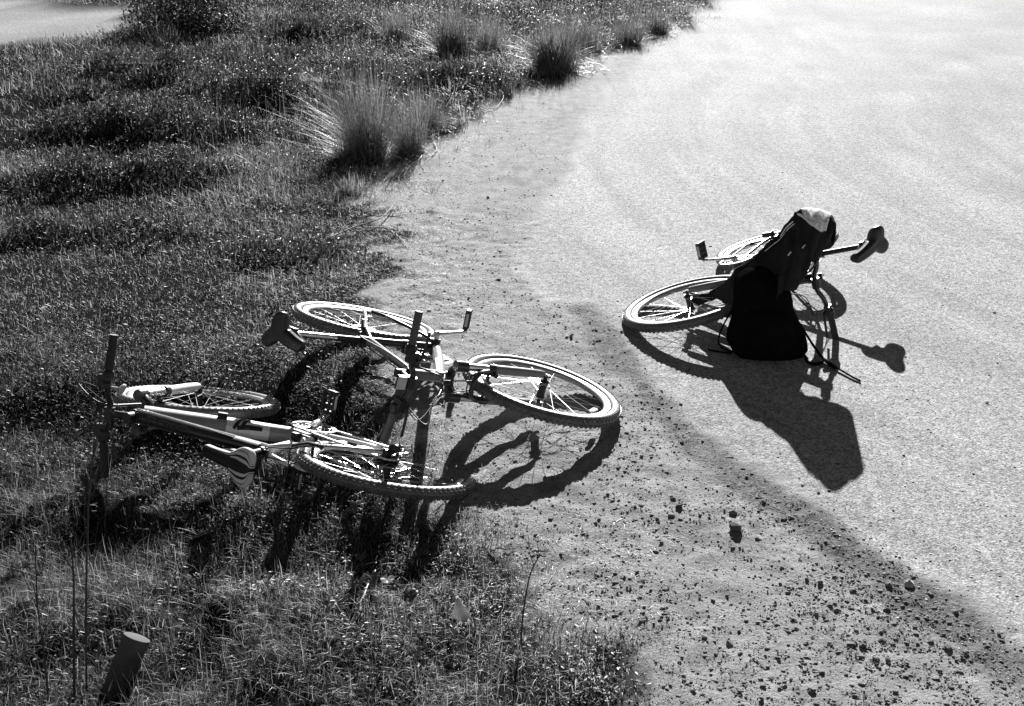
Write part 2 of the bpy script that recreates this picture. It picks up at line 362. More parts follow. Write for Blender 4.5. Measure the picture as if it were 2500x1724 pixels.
def make_wheel(parent, c, ax, ph, tyre_mat, rear=False, reflector=None, hubr=.017):
    """wheel part with sub-parts tyre, rim, hub and spokes"""
    W = wheel_meshes(); ax = nrm(ax); a = nrm(np.cross(ax, [.2, .1, 1.]) if abs(ax[2]) < .9 else np.cross(ax, XV)); b = np.cross(ax, a)
    a, b = a*math.cos(ph)+b*math.sin(ph), -a*math.sin(ph)+b*math.cos(ph)
    mtx = Matrix([[a[0], b[0], ax[0], c[0]], [a[1], b[1], ax[1], c[1]], [a[2], b[2], ax[2], c[2]], [0, 0, 0, 1]])
    h = MB(); h.lathe((0, 0, 0), ZV, [(0, -.068), (.0055, -.068), (.0055, -.06), (.0085, -.06), (.0085, -.045), (hubr, -.040), (.0285 if rear else .021, -.036), (.0285 if rear else .021, -.032), (hubr, -.028), (hubr*.9, 0), (hubr, .028), (.0285 if rear else .021, .032), (.0285 if rear else .021, .036), (hubr, .040), (.0085, .045), (.0085, .06), (.0055, .06), (.0055, .068), (0, .068)], 24)
    hub = h.build('wheel', M['darkm'], parent); hub.matrix_local = mtx    # the hub carries the wheel
    for nm, mt in (('tyre', tyre_mat), ('rim', M['rimm'])):
        if nm+'_me' not in W:
            o = W[nm].build(nm, mt); W[nm+'_me'] = o.data; bpy.data.objects.remove(o)
        o = bpy.data.objects.new(nm, W[nm+'_me']); C.objects.link(o); o.parent = hub
    if 'sp' not in W:
        s = MB(); s.tube([(0, 0, 0), (1, 0, 0)], .0011, 5); o = s.build('spoke', M['steel']); W['sp'] = o.data; bpy.data.objects.remove(o)
    for i in range(32):
        t = 2*math.pi*i/32; sd_ = 1 if i % 2 else -1; lead = (1 if (i//2) % 2 else -1)*math.radians(68)
        fr = .026 if rear else .019
        p0 = np.array([math.cos(t+lead)*fr, math.sin(t+lead)*fr, sd_*.034]); p1 = np.array([math.cos(t)*.264, math.sin(t)*.264, sd_*.003])
        d = p1-p0; l = np.linalg.norm(d); x = d/l; z = nrm(np.cross(x, YV)); y = np.cross(z, x)
        o = bpy.data.objects.new('spoke', W['sp']); C.objects.link(o); o.parent = hub
        o.matrix_local = Matrix([[x[0]*l, y[0], z[0], p0[0]], [x[1]*l, y[1], z[1], p0[1]], [x[2]*l, y[2], z[2], p0[2]], [0, 0, 0, 1]])
    if reflector is not None:
        r = MB(); u = np.array([math.cos(reflector), math.sin(reflector), 0]); v = np.array([-u[1], u[0], 0])
        for k, (hx, hy, hz) in enumerate(((.006, .038, .003), (.012, .030, .0045))): r.box(u*.235, u, v, ZV, hx, hy, hz)
        tag(r.build('reflector', M['clearp'], hub, bevel=.003), 'clear oval wheel reflector')
    return hub
def ring_teeth(mb, c, ax, ro, ri, n, th, m=0):
    ax = nrm(ax); a = nrm(np.cross(ax, [.3, .2, 1.])); b = np.cross(ax, a); V = []; k = n*2; c = np.asarray(c, float)
    for h in (-th/2, th/2):
        for j in range(k):
            t = 2*math.pi*j/k; r = ro+(.0035 if j % 2 else -.001); V.append(c+ax*h+(a*math.cos(t)+b*math.sin(t))*r)
        for j in range(k):
            t = 2*math.pi*j/k; V.append(c+ax*h+(a*math.cos(t)+b*math.sin(t))*ri)
    F = []
    for j in range(k):
        q = (j+1) % k; F += [[j, q, k+q, k+j], [2*k+j, 3*k+j, 3*k+q, 2*k+q], [j, 2*k+j, 2*k+q, q], [k+j, k+q, 3*k+q, 3*k+j]]
    mb.add(V, F, m)
def pedal(parent, c, sy, mt, turn=0.):
    """flat cage pedal, spindle along sy*Y"""
    p = MB(); c = np.asarray(c, float); o = c+YV*sy*.052; XV = rot([1., 0, 0], YV, turn); ZV = rot([0, 0, 1.], YV, turn)
    for x in (-.030, .030): p.box(o+XV*x, XV, YV, ZV, .0035, .045, .012)
    for y in (-.042, -.014, .014, .042): p.box(o+YV*y, YV, XV, ZV, .004, .0265, .0095)
    p.tube([c-YV*sy*.004, o+YV*sy*.045], .007, 10)
    for x in (-.0345, .0345): p.box(o+XV*x, XV, YV, ZV, .0012, .03, .006, 1)
    return p.build('pedal', [mt, M['clearp']], parent, bevel=.0015)
def saddle(parent, root, tilt, wrear, mats, stripes=False, wide=False, roll=0., slen=.86):
    b = MB(); xs = np.linspace(-.125, .150, 34); n = 28; V = []; info = []
    for x in xs:
        if x > 0: w_ = (.027 if wide else .021)+.010*(1-x/.15)**1.2
        elif wide: w_ = .031+(wrear-.031)*float(sm(.0, -.060, x))
        else: w_ = .031+(wrear-.031)*math.sin(min(1, -x/.085)*math.pi/2)**1.5
        if x > .135: w_ *= math.sqrt(max(.04, 1-((x-.135)/.0155)**2))
        if wide and x < -.062: w_ = wrear*(.48+.52*math.sqrt(max(0, 1-((-.062-x)/.0635)**2)))
        elif x < -.100: w_ *= math.sqrt(max(.05, 1-((-.100-x)/.0265)**2))*.98+.02
        th = (.021+.010*(w_/wrear))*(1.55 if wide else 1); top = .010*math.cos(x*14)+.016*sm(-.02, -.12, x)-.006*sm(.08, .15, x)
        for j in range(n):
            t = 2*math.pi*j/n; cx, sx = math.cos(t), math.sin(t)
            yy = w_*np.sign(cx)*abs(cx)**.75; lobe = sm(.0, -.10, x)*(abs(cx)**1.5); zz = (th*.55 if sx > 0 else th)*np.sign(sx)*abs(sx)**.8
            if sx > 0: zz += .004*abs(cx)*(-1 if wide else 1)-(.005*math.exp(-(yy/.010)**2) if wide else 0)
            if wide: zz += .010*lobe-.006*sm(.0, -.1, x)*(1-abs(cx)); 
            V.append([x*(slen if wide else 1)+(.016*sm(-.05, -.125, x)*(1-abs(cx)) if wide else 0), yy, zz+top]); info.append((x, yy/w_, sx))
    F = []; mi = []
    for i in range(len(xs)-1):
        for j in range(n):
            F.append([i*n+j, i*n+(j+1) % n, (i+1)*n+(j+1) % n, (i+1)*n+j])
    F += [list(range(n)), [(len(xs)-1)*n+j for j in range(n)]]
    V = np.array(V); R = lambda v: root+rot(rot(v, YV, -tilt), ZV, roll)
    V = np.array([R(v+ZV*.045) for v in V]); b.add(V, F)
    o = b.build('saddle', mats, parent, sub=1)
    if stripes:
        for nm, q in (('sx', 0), ('sy', 1), ('st', 2)):
            at = o.data.attributes.new(nm, 'FLOAT', 'POINT'); at.data.foreach_set('value', np.array([v[q] for v in info], np.float32))
    r = MB()
    for s in (-1, 1):
        r.tube(bez([R(np.array(p)) for p in [(-.095, s*.030, .035), (-.060, s*.022, .012), (.0, s*.022, .004), (.05, s*.022, .010), (.115, s*.008, .034)]], 6), .0035, 8)
    r.build('saddle_rail', M['chrome'], o)
    return o

def bike(pose, geom, side, st, label, group):
    T = np.array(pose[:3]); wv = np.array(pose[3:6]); an = np.linalg.norm(wv); R = Matrix.Rotation(an, 4, Vector(wv/an))
    root = empty('bicycle', (0, 0, 0), label, 'bicycle', group)
    root.matrix_world = Matrix.Translation(T) @ R
    Ri = np.array(R.to_3x3()); down = Ri.T@np.array([0, 0, -1.])
    bh, stl, fx, cr, cla = geom[:5]; steer, sl, ca = pose[6:9]; sback = st.get('sback', 0.)
    RH = np.array([-.425, 0, .03]); FH = np.array([fx, 0, .03]); A = FH-.04*PF
    stf = lambda v: A+rot(np.asarray(v, float)-A, -U, steer)
    vec = lambda v: rot(v, -U, steer)
    fa = vec(YV); m = st
    # frame ---------------------------------------------------------------
    fr = MB(); H1 = A-(cr+.03)*U; H2 = A-(cla-.03)*U; SC = SU*stl; BB = np.zeros(3)
    tt, dt, stt, ss = m['tt'], m['dt'], m['stt'], m['ss']
    fr.tube([H1, H1*.5+H2*.5, H2], [.0225, .0205, .0225], 20, m['m_ht'])
    fr.lathe(H1, U, [(.0, -.012), (.026, -.012), (.026, .006), (0, .006)], 20, 2); fr.lathe(H2, -U, [(0, -.012), (.026, -.012), (.025, .008), (.018, .016), (0, .016)], 20, 2)
    TH1 = H2*.82+H1*.18; DH = H1*.80+H2*.20
    fr.tube(bez([TH1, (TH1*.5+SC*.5)+ZV*.0-.006*SU, SC-.02*SU], 8), list(np.linspace(tt[0], tt[1], 17)), 20, m['m_tt'], ry=list(np.linspace(tt[0]*.82, tt[1]*.9, 17)), up=SU)
    fr.tube(bez([DH, DH*.55+BB*.45-.012*ZV, BB+XV*.01], 8), list(np.linspace(dt[0], dt[1], 17)), 20, m['m_dt'], ry=list(np.linspace(dt[0]*.8, dt[1]*.95, 17)), up=nrm(np.cross(YV, DH)))
    fr.tube([BB, SC+.015*SU], stt, 18, m['m_st'])
    fr.tube([-YV*.036, YV*.036], .0205, 20, 2)
    for s in (-1, 1):
        D = RH+YV*s*.062
        fr.tube(bez([YV*s*.022-XV*.01, np.array([-.10, s*.040, .006]), np.array([-.30, s*.060, .02]), D+XV*.03], 5), list(np.linspace(.0125, .0085, 16)), 12, m['m_cs'], ry=.0075)
        fr.tube(bez([SC-.02*SU+YV*s*.012, SC*.72+RH*.28+YV*s*.042+ZV*.010, SC*.35+RH*.65+YV*s*.056+ZV*.012, D+XV*.012+ZV*.03], 5), ss, 12, m['m_ss'], ry=ss*.7)
        fr.box(D+XV*.01+ZV*.012, XV, ZV, YV, .026, .020, .0028, 1)
    fr.tube([SC*.68+RH*.32+YV*.044+ZV*.010, SC*.68+RH*.32-YV*.044+ZV*.010], .007, 8, m['m_ss'])
    frame = fr.build('frame', [m['f0'], M['darkm'], M['blackp'], m['f1'], m['f2']], root)
    # seat post, clamp, saddle
    c = MB(); c.tube([SC+.004*SU, SC+.030*SU], .0185, 18); c.box(SC+.017*SU-XV*.020, XV, YV, SU, .010, .012, .010)
    c.tube([SC+.017*SU-XV*.022-YV*.02, SC+.017*SU-XV*.03+YV*.03], .004, 8); c.build('seat_clamp', M['blackp'], root)
    p = MB(); top = SU*(sl-.045); p.tube([SC-.02*SU, SC+(top-SC)*m.get('split', .0)+SU*.03], .0136, 18, 1); p.tube([SC+(top-SC)*m.get('split', .0)+SU*.03, top+SU*.012], .0134, 18, 0)
    p.box(top+SU*.022, XV, YV, ZV, .022, .026, .010, 1); p.build('seatpost', [m['post'], M['blackp']], root)
    saddle(root, SU*sl-ZV*.022-XV*sback, m.get('tilt', 0), m['sw'], m['smat'], m.get('stripes', False), m.get('wide', False), m.get('sroll', 0), m.get('slen', .86))
    # wheels
    make_wheel(root, RH, YV, .3, M['rubber'], rear=True, reflector=m.get('rrefl'))
    make_wheel(root, stf(FH), fa, .9, M['rubber'], reflector=m.get('frefl'))
    # fork ------------------------------------------------------------------
    k = MB(); seal = m.get('seal', .27)
    CB = A-(cr+.005)*U
    k.tube([stf(CB), stf(A-(cr+.03)*U)], .016, 14, 2)
    k.tube(bez([stf(FH-cr*U+YV*.066), stf(CB+YV*.03-.008*U), stf(CB-YV*.03-.008*U), stf(FH-cr*U-YV*.066)], 5), [.021, .022, .021, .021, .021, .022, .022, .022, .022, .022, .021, .021, .021, .021, .022, .021], 14, 2, ry=.017)
    for s in (-1, 1):
        L0 = FH+YV*s*.066
        k.tube([stf(L0-(cr-.022)*U), stf(L0-(cr+.030)*U)], .0225, 18, 2)
        k.tube([stf(L0-seal*U), stf(L0-cr*U)], .0150, 18, 1)
        k.tube([stf(L0-(seal+.006)*U), stf(L0-(seal-.018)*U)], .0210, 18, 2)
        k.tube([stf(L0-(seal-.015)*U), stf(L0-.10*U), stf(L0-.03*U), stf(L0-.012*U-PF*.002)], [.0195, .0185, .016, .012], 18, 0)
        k.box(stf(FH+YV*s*.060), vec(U), vec(PF), fa, .020, .011, .004, 2)
    ar = [FH+YV*.066-(seal-.01)*U+PF*.012, FH+YV*.060-(seal+.055)*U+PF*.030, FH+YV*.030-.352*U+PF*.040, FH-YV*.030-.352*U+PF*.040, FH-YV*.060-(seal+.055)*U+PF*.030, FH-YV*.066-(seal-.01)*U+PF*.012]
    k.tube([stf(q) for q in bez(ar, 4)], .012, 10, 2, ry=.008)
    k.build('fork', [m['fk'], M['chrome'] if not m.get('darkst') else M['darkm'], M['blackm']], root)
    # rim brakes: one assembly on the fork, one on the stays
    def vbrake(base, up, ax, out, nm):
        q = MB()
        for s in (-1, 1):
            b0 = base+ax*s*.050; q.tube([b0, b0+up*.05+ax*s*.006, b0+up*.105-ax*s*.012], [.009, .0075, .006], 8)
            q.tube([b0-out*.012, b0+out*.014], .010, 10); q.box(b0+up*.028-ax*s*.018, out, up, ax, .006, .006, .012); q.box(b0+up*.028-ax*s*.0285, nrm(np.cross(up, ax)+1e-6), up, ax, .028, .0055, .0045)
        q.tube(bez([base+ax*.038+up*.105, base-ax*.01+up*.110, base-ax*.038+up*.105, base-ax*.06+up*.12-out*.02], 4), .0028, 6)
        q.build(nm, M['blackp'], root)
    vbrake(stf(FH-.255*U+PF*.018), vec(-U), fa, vec(PF), 'brake_caliper')
    sdir = nrm(SC-RH); vbrake(RH+sdir*.255-nrm(np.cross(YV, sdir))*.014, sdir, YV, -nrm(np.cross(YV, sdir)), 'brake_caliper')
    # stem and handlebar ----------------------------------------------------------
    cl = A-cla*U+.09*PF; s_ = MB()
    s_.tube([stf(A-(cla-.03)*U), stf(A-(cla+.022)*U)], [.0175, .0175], 16); s_.tube([stf(A-cla*U), stf(cl)], [.0155, .0145], 14); s_.tube([stf(cl-YV*.024), stf(cl+YV*.024)], .0205, 16)
    s_.lathe(stf(A-(cla+.022)*U), vec(-U), [(0.018, 0), (.0175, .004), (.006, .005), (0, .005)], 16, 1)
    s_.build('stem', [m['stemm'], M['darkm']], root)
    LV = m.get('lev', 1.0); hb = MB(); E = lambda s: cl+s*bh*(1 if s == side else m.get('bhl', 1))*YV-.035*U-.02*PF
    b1 = bh*(1 if side == 1 else m.get('bhl', 1)); b2 = bh*(1 if side == -1 else m.get('bhl', 1))
    pts = bez([E(1), cl+.62*b1*YV-.034*U-.010*PF, cl+.28*bh*YV-.020*U, cl+.12*bh*YV, cl-.12*bh*YV, cl-.28*bh*YV-.020*U, cl-.62*b2*YV-.034*U-.010*PF, E(-1)], 5)
    hb.tube([stf(q) for q in pts], .0118, 12)
    bar = hb.build('handlebar', M['blackm'], root)
    for s in (side, -side):
        up_ = (s == side); g = MB(); e = E(s); dd = nrm(E(s)-(cl+s*.62*(b1 if s == 1 else b2)*YV-.034*U-.010*PF)); gl = m.get('gl', .118)
        G = [e+dd*.004, e-dd*.004]+[e-dd*(.006+(gl-.006)*t/24) for t in range(25)]; rr = [.0155, .0166]+[.0162-.0011*(t % 2) for t in range(25)]
        g.tube([stf(q) for q in G], rr, 16); gm = m['grip']; o = g.build('grip', gm, bar)
        b = MB(); c0 = e-dd*(gl+.022); b.tube([stf(e-dd*(gl+.002)), stf(e-dd*(gl+.012)), stf(e-dd*(gl+.040)), stf(e-dd*(gl+.048))], [.0175, .024, .023, .016], 14)
        b.box(stf(c0-dd*.022+PF*.026+U*.006), vec(PF), vec(dd), vec(U), .014, .024, .014)
        b.tube([stf(q) for q in bez([c0-dd*.035+PF*.018+U*.012, c0-dd*.02+PF*.052*LV+U*.020, c0+dd*.03+PF*.058*LV+U*.026, c0+dd*.095+PF*.062*LV+U*.030], 5)], [.008]*5+[.0065]*10+[.0075], 8, ry=.005)
        b.tube([stf(c0-dd*.045), stf(c0-dd*.028)], .0165, 12)
        b.build('brake_lever', M['blackp'], bar)
        for q, (bx, tgt) in enumerate((( .03, FH-.36*U+PF*.03), (.012, A-(cr+.06)*U+PF*.03))):
            cb = MB(); a0 = c0-dd*.05+PF*(.022+bx*.4); mid1 = cl+s*.10*YV+PF*(.10+bx*2)-U*(.01-bx); mid2 = A-(cr+.10+bx)*U+PF*(.10+bx)+s*YV*.035
            cb.tube([stf(v) for v in bez([a0, mid1, mid2, tgt+s*YV*.02], 10)], .0026, 7); cb.build('cable', M['blackp'], root)
    # cranks, chainrings, chain, cassette, rear mech --------------------------------
    for s, a in ((side, ca), (-side, ca+math.pi)):
        e = np.array([math.cos(a), 0, math.sin(a)]); n_ = np.array([-e[2], 0, e[0]]); q = MB()
        q.tube([YV*s*.062-e*.012, YV*s*.062, YV*s*.068+e*.08, YV*s*.075+e*.170, YV*s*.075+e*.180], [.013, .0175, .0125, .0115, .006], 12, ry=[.009, .0105, .0075, .0075, .006], up=n_)
        q.tube([YV*s*.030, YV*s*.066], .011, 12); q.tube([YV*s*.070, YV*s*.0735], .0085, 12, 1)
        cb = q.build('crank_arm', [m['crank'], M['blackp']], root); pedal(cb, YV*s*.080+e*.170, s, M['blackp'], m.get('pturn', 0.))
    g = MB()
    for r_, y_, tn in ((.088, -.050, 44), (.068, -.043, 34), (.050, -.037, 24)): ring_teeth(g, YV*y_, YV, r_, r_-.011, tn, .0024)
    for k_ in range(5):
        a = ca+k_*2*math.pi/5; e = np.array([math.cos(a), 0, math.sin(a)]); g.tube([YV*-.050+e*.012, YV*-.049+e*.080], [.008, .005], 8, ry=.003, up=np.array([-e[2], 0, e[0]])); g.tube([YV*-.054+e*.066, YV*-.036+e*.066], .0045, 8)
    g.build('chainring', m['ring'], root)
    cs = MB()
    for i in range(7): ring_teeth(cs, RH-YV*(.024+.0045*i), YV, .056-.0058*i, .018, 32-3*i, .0020)
    cs.lathe(RH-YV*.0205, YV, [(.0, 0), (.070, 0), (.072, .0012), (0, .0015)], 40, 1) if m.get('pie') else None
    cs.build('cassette', [M['darkm'], M['clearp']], root)
    gy_ = -.043; r1, r2 = .0705, .036
    ch = MB(); path = []
    jw1 = RH+np.array([.008, gy_, -.062]); jw2 = RH+np.array([.045, gy_, -.125])
    for t in np.linspace(math.radians(95), -math.radians(95), 20): path.append(np.array([math.cos(t)*r1, gy_, math.sin(t)*r1]))
    path += [jw2+np.array([.01, 0, -.022]), jw2+np.array([-.012, 0, -.018]), jw2+np.array([-.018, 0, .004]), jw1+np.array([.018, 0, -.010]), jw1+np.array([.014, 0, .014]), RH+np.array([.0, gy_, -r2])]
    for t in np.linspace(math.radians(-110), -math.radians(260), 12): path.append(RH+np.array([math.cos(t)*r2, gy_, math.sin(t)*r2]))
    path.append(path[0]); tot = []
    for a, b in zip(path[:-1], path[1:]):
        n_ = max(1, int(np.linalg.norm(b-a)/.0063)); tot += [a+(b-a)*i/n_ for i in range(n_)]
    for i in range(len(tot)-1):
        d = nrm(tot[i+1]-tot[i]); u = np.cross(d, YV); wd = .0036 if i % 2 else .0022
        ch.box((tot[i]+tot[i+1])/2, d, u, YV, .0058, .0040 if i % 2 else .003, wd)
    ch.build('chain', M['alloy'] if m.get('chainb') else M['darkm'], root, smooth=False)
    dr = MB(); dr.box((jw1+jw2)/2-YV*.007, nrm(jw2-jw1), YV, nrm(np.cross(jw2-jw1, YV)), .045, .0015, .011); dr.box((jw1+jw2)/2+YV*.007, nrm(jw2-jw1), YV, nrm(np.cross(jw2-jw1, YV)), .045, .0015, .011)
    dr.lathe(jw1, YV, [(0, -.004), (.017, -.004), (.017, .004), (0, .004)], 14); dr.lathe(jw2, YV, [(0, -.004), (.017, -.004), (.017, .004), (0, .004)], 14)
    dr.box(RH+np.array([.004, -.075, -.032]), nrm([.1, 0, -1.]), YV, XV, .030, .013, .013); dr.tube([RH+np.array([0, -.062, .0]), RH+np.array([0, -.088, -.012])], .011, 12)
    dr.build('derailleur', M['blackp'], root, bevel=.002)
    fd = MB(); fd.box(SU*.115-YV*.046+XV*-.01, XV, YV, ZV, .040, .0012, .012); fd.box(SU*.115-YV*.034+XV*-.01, XV, YV, ZV, .040, .0012, .012); fd.tube([SU*.14-XV*.0, SU*.17], .0195, 14); fd.box(SU*.14-YV*.026, XV, YV, ZV, .012, .016, .016)
    fd.build('front_derailleur', M['blackp'], root)
    cb = MB(); cb.tube(bez([TH1-YV*.022+ZV*.02, (TH1*.6+SC*.4)-YV*.024, SC-YV*.020-XV*.02, SC*.5+RH*.5-YV*.055+ZV*.03, RH-YV*.08+XV*-.05-ZV*.0, RH-YV*.082-ZV*.03], 8), .0024, 6)
    cb.tube(bez([TH1+YV*.016+ZV*.018, (TH1*.5+SC*.5)+YV*.018+SU*.010, SC+YV*.014+SU*.012-XV*.03, RH+sdir*.34+YV*.03], 8), .0024, 6); cb.build('cable', M['blackp'], root)
    return dict(root=root, frame=frame, bar=bar, SC=SC, TH1=TH1, DH=DH, H1=H1, H2=H2, RH=RH, FH=FH, A=A, stf=stf, vec=vec, cl=cl, E=E, fa=fa)

def patch(name, parent, a, b, up, out, rad, w0, w1, mt, off=.0012, wrap=.5):
    """printed panel hugging a tube between fractions of a-b; w0..w1 as the angle round the tube (radians) measured from 'out' towards 'up'"""
    p = MB(); n1, n2 = 10, 10; V = []
    for i in range(n1+1):
        c = a+(b-a)*i/n1; r = rad if np.isscalar(rad) else rad[0]+(rad[1]-rad[0])*i/n1
        for j in range(n2+1):
            t = w0+(w1-w0)*j/n2; V.append(c+(out*math.cos(t)*.86+up*math.sin(t))*(r+off))
    p.add(V, [[i*(n2+1)+j, i*(n2+1)+j+1, (i+1)*(n2+1)+j+1, (i+1)*(n2+1)+j] for i in range(n1) for j in range(n2)])
    return p.build(name, mt, parent)
def lettering(txt, parent, origin, xdir, ydir, h, mt, stretch=1.0, curve_r=None):
    cu = bpy.data.curves.new('lettering', 'FONT'); cu.body = txt; cu.size = h*1.35; cu.extrude = .0; cu.offset = h*.02
    o = bpy.data.objects.new('lettering', cu); C.objects.link(o); dg = bpy.context.evaluated_depsgraph_get(); me = bpy.data.meshes.new_from_object(o.evaluated_get(dg)); bpy.data.objects.remove(o)
    x = nrm(xdir); y = nrm(ydir-(ydir@x)*x); z = np.cross(x, y); n = len(me.vertices); co = np.zeros(n*3); me.vertices.foreach_get('co', co); co = co.reshape(-1, 3)
    V = np.asarray(origin)+np.outer(co[:, 0]*stretch, x)+np.outer(co[:, 1], y)
    if curve_r: V = V-np.outer((co[:, 1]-h*.5)**2/(2*curve_r), z)
    me.vertices.foreach_set('co', V.ravel()); me.materials.clear(); me.materials.append(mt); me.update()
    o = bpy.data.objects.new('lettering', me); C.objects.link(o); o.parent = parent; return o

GEAR = 'mountain bikes left lying on their sides'
PM = [-0.34323, 5.13779, 0.12701, 1.21749, -0.44508, -0.62841, -0.13783, 0.712, 4.77674]; GM_ = [0.27671, 0.34445, 0.64801, 0.40073, 0.63208]
PL = [-0.78676, 4.41206, 0.02857, 0.72131, 2.07494, -2.92724, 0.10177, 0.59588, -1.07424]; GL_ = [0.30, 0.37436, 0.64605, 0.43321, 0.56688]
PR = [1.19547, 6.27701, 0.11212, -0.6811, 1.36397, -1.81722, 0.0806, 0.67221, -1.32695]; GR_ = [0.30567, 0.42, 0.59849, 0.42, 0.61828]
bm_ = bike(PM, GM_, 1, dict(tt=(.021, .016), dt=(.026, .022), stt=.0165, ss=.009, m_ht=0, m_tt=3, m_dt=0, m_st=3, m_cs=3, m_ss=0, f0=M['grey'], f1=M['blackm'], f2=M['white'],
    post=M['chrome'], split=.35, sw=.092, slen=.62, tilt=-.30, smat=[M['leather'], M['mid']], wide=True, fk=M['grey'], stemm=M['blackp'], grip=mat('grey_rubber_grip', .09, .7, var=.2), crank=M['alloy'], ring=M['alloy'], frefl=5.5, bhl=.93, pturn=2.2, gl=.125, sroll=-.45),
    'mountain bike lying half on the dirt with black saddle left and front wheel right', GEAR)
bl_ = bike(PL, GL_, -1, dict(tt=(.035, .026), dt=(.042, .036), stt=.0165, ss=.0125, m_ht=4, m_tt=3, m_dt=0, m_st=4, m_cs=4, m_ss=4, f0=mat('light_grey_paint', .30, .35, var=.08, coat=.3), f1=M['blackm'], f2=M['white'],
    post=M['darkm'], sw=.070, smat=[striped_saddle()], stripes=True, sback=.02, lev=.55, bhl=.78, fk=M['white'], seal=.27, stemm=M['blackp'], grip=mat('black_rubber_grip', .02, .65, var=.2), crank=M['chrome'], ring=M['chrome'], pie=True, chainb=True, tilt=.0, gl=.13),
    'white and black mountain bike lying in the grass nearest the camera, striped saddle', GEAR)
br_ = bike(PR, GR_, -1, dict(tt=(.02, .016), dt=(.022, .02), stt=.0165, ss=.009, m_ht=0, m_tt=0, m_dt=0, m_st=0, m_cs=0, m_ss=0, f0=M['blackm'], f1=M['blackm'], f2=M['grey'],
    post=M['darkm'], sw=.078, tilt=-.25, sroll=.3, smat=[M['leather'], M['mid']], wide=True, fk=M['grey'], stemm=M['blackp'], grip=mat('dark_foam_grip', .02, .7, var=.2), crank=M['chrome'], ring=M['chrome'], gl=.12),
    'mountain bike lying on the gravel road under a dark jacket and backpack', GEAR)
# decals of the middle bike: left side up, so its lettering is seen upside down
d = bm_; tdir = nrm(d['SC']-d['TH1']); L_ = np.linalg.norm(d['SC']-d['TH1']); upt = nrm(np.cross(YV, tdir))
if upt[2] < 0: upt = -upt
out = nrm(YV*.75-upt*.0)
def side_out(d, p, t):
    R_ = np.array(d['root'].matrix_world.to_3x3()); v = R_.T@(np.array([0, 0, HC])-np.array(d['root'].matrix_world.translation)); v = nrm(v-(v@t)*t); return v
om = side_out(d, d['SC'], tdir); ym = np.cross(om, -tdir)
lettering('IEVAIMVEBEC', d['frame'], d['SC']-tdir*.33*L_+om*.0205-ym*.010, -tdir, ym, .019, M['mid'], stretch=.95)
patch('decal', d['frame'], d['SC']-tdir*.08*L_, d['SC']-tdir*.30*L_, ym, om, (.0165, .018), -.45, .45, M['mid'])
hd = nrm(d['H2']-d['H1'])
patch('decal', d['frame'], d['DH']*.98, d['DH']*.55, upt, YV, .024, -.6, .6, M['white'])
p = MB()
for k_, (q0, q1, wd) in enumerate((((-.03, -.004), (.03, .010), .004), ((-.02, .010), (.035, .002), .003), ((-.03, .004), (.0, -.012), .003))):
    ctr = d['H1']*.6+d['H2']*.4
    a_ = ctr+YV*.0235+hd*q0[0]+nrm(np.cross(hd, YV))*q0[1]; b_ = ctr+YV*.0235+hd*q1[0]+nrm(np.cross(hd, YV))*q1[1]
    p.tube([a_, (a_+b_)/2+nrm(np.cross(hd, YV))*.003, b_], [wd*.4, wd, wd*.3], 8, ry=.0006, up=nrm(np.cross(hd, YV)))
p.build('decal', M['print'], d['frame'])
# front reflector on the middle bike's handlebar
q = MB(); rc = d['stf'](d['cl']+PF*.012-U*.045+YV*.0); q.box(rc, d['vec'](YV), d['vec'](U), d['vec'](PF), .026, .018, .006, 0); q.box(rc-d['vec'](PF)*.008, d['vec'](YV), d['vec'](U), d['vec'](PF), .029, .021, .004, 1)
q.tube([rc-d['vec'](PF)*.008, d['stf'](d['cl'])], .005, 8, 1); tag(q.build('reflector', [M['clearp'], M['blackp']], d['bar'], bevel=.002), 'clear rectangular front reflector')
# decals of the near bike
d = bl_; ddir = nrm(-d['DH']); LD = np.linalg.norm(d['DH']); upd = nrm(np.cross(YV, ddir)); upd = upd if upd[2] > 0 else -upd
pc = lambda f: d['DH']+ddir*LD*f-.012*ZV*math.sin(math.pi*f)
rd = lambda f: .042+(.036-.042)*f
patch('decal', d['frame'], pc(.47), pc(.73), upd, -YV, (rd(.47), rd(.73)), -3.1, 3.1, M['white'], off=.0030)
lg = MB()
def arcpt(f, t, off=.0048): r = rd(f)+off; return pc(f)+(-YV*math.cos(t)*.86+upd*math.sin(t))*r
def stroke(pts, wds):
    c_ = bez([np.array([f, t, 0]) for f, t in pts], 6); n = len(c_); V = []; W_ = np.interp(np.linspace(0, 1, n), np.linspace(0, 1, len(wds)), wds)
    for i in range(n):
        dd_ = c_[min(i+1, n-1)]-c_[max(i-1, 0)]; dd_ = np.array([dd_[0]*LD, dd_[1]*.03]); dd_ /= np.linalg.norm(dd_)+1e-9; nn = np.array([-dd_[1], dd_[0]])*W_[i]/2
        for sg in (-1, 1): V.append(arcpt(c_[i][0]+sg*nn[0]/LD, c_[i][1]+sg*nn[1]/.03))
    lg.add(V, [[2*i, 2*i+1, 2*i+3, 2*i+2] for i in range(n-1)])
stroke([(.515, 1.5), (.530, .95), (.555, .25), (.590, -.35), (.640, -.7)], [.012, .014, .010, .008, .003])
stroke([(.565, 1.3), (.572, .75), (.590, .35), (.630, .35), (.672, .72)], [.016, .015, .012, .014, .002])
stroke([(.535, 1.35), (.600, 1.15), (.685, 1.12)], [.014, .016, .014])
lg.build('logo', M['print'], d['frame'])
tdir = nrm(d['SC']-d['TH1']); L_ = np.linalg.norm(d['SC']-d['TH1']); upt = nrm(np.cross(YV, tdir)); upt = upt if upt[2] > 0 else -upt
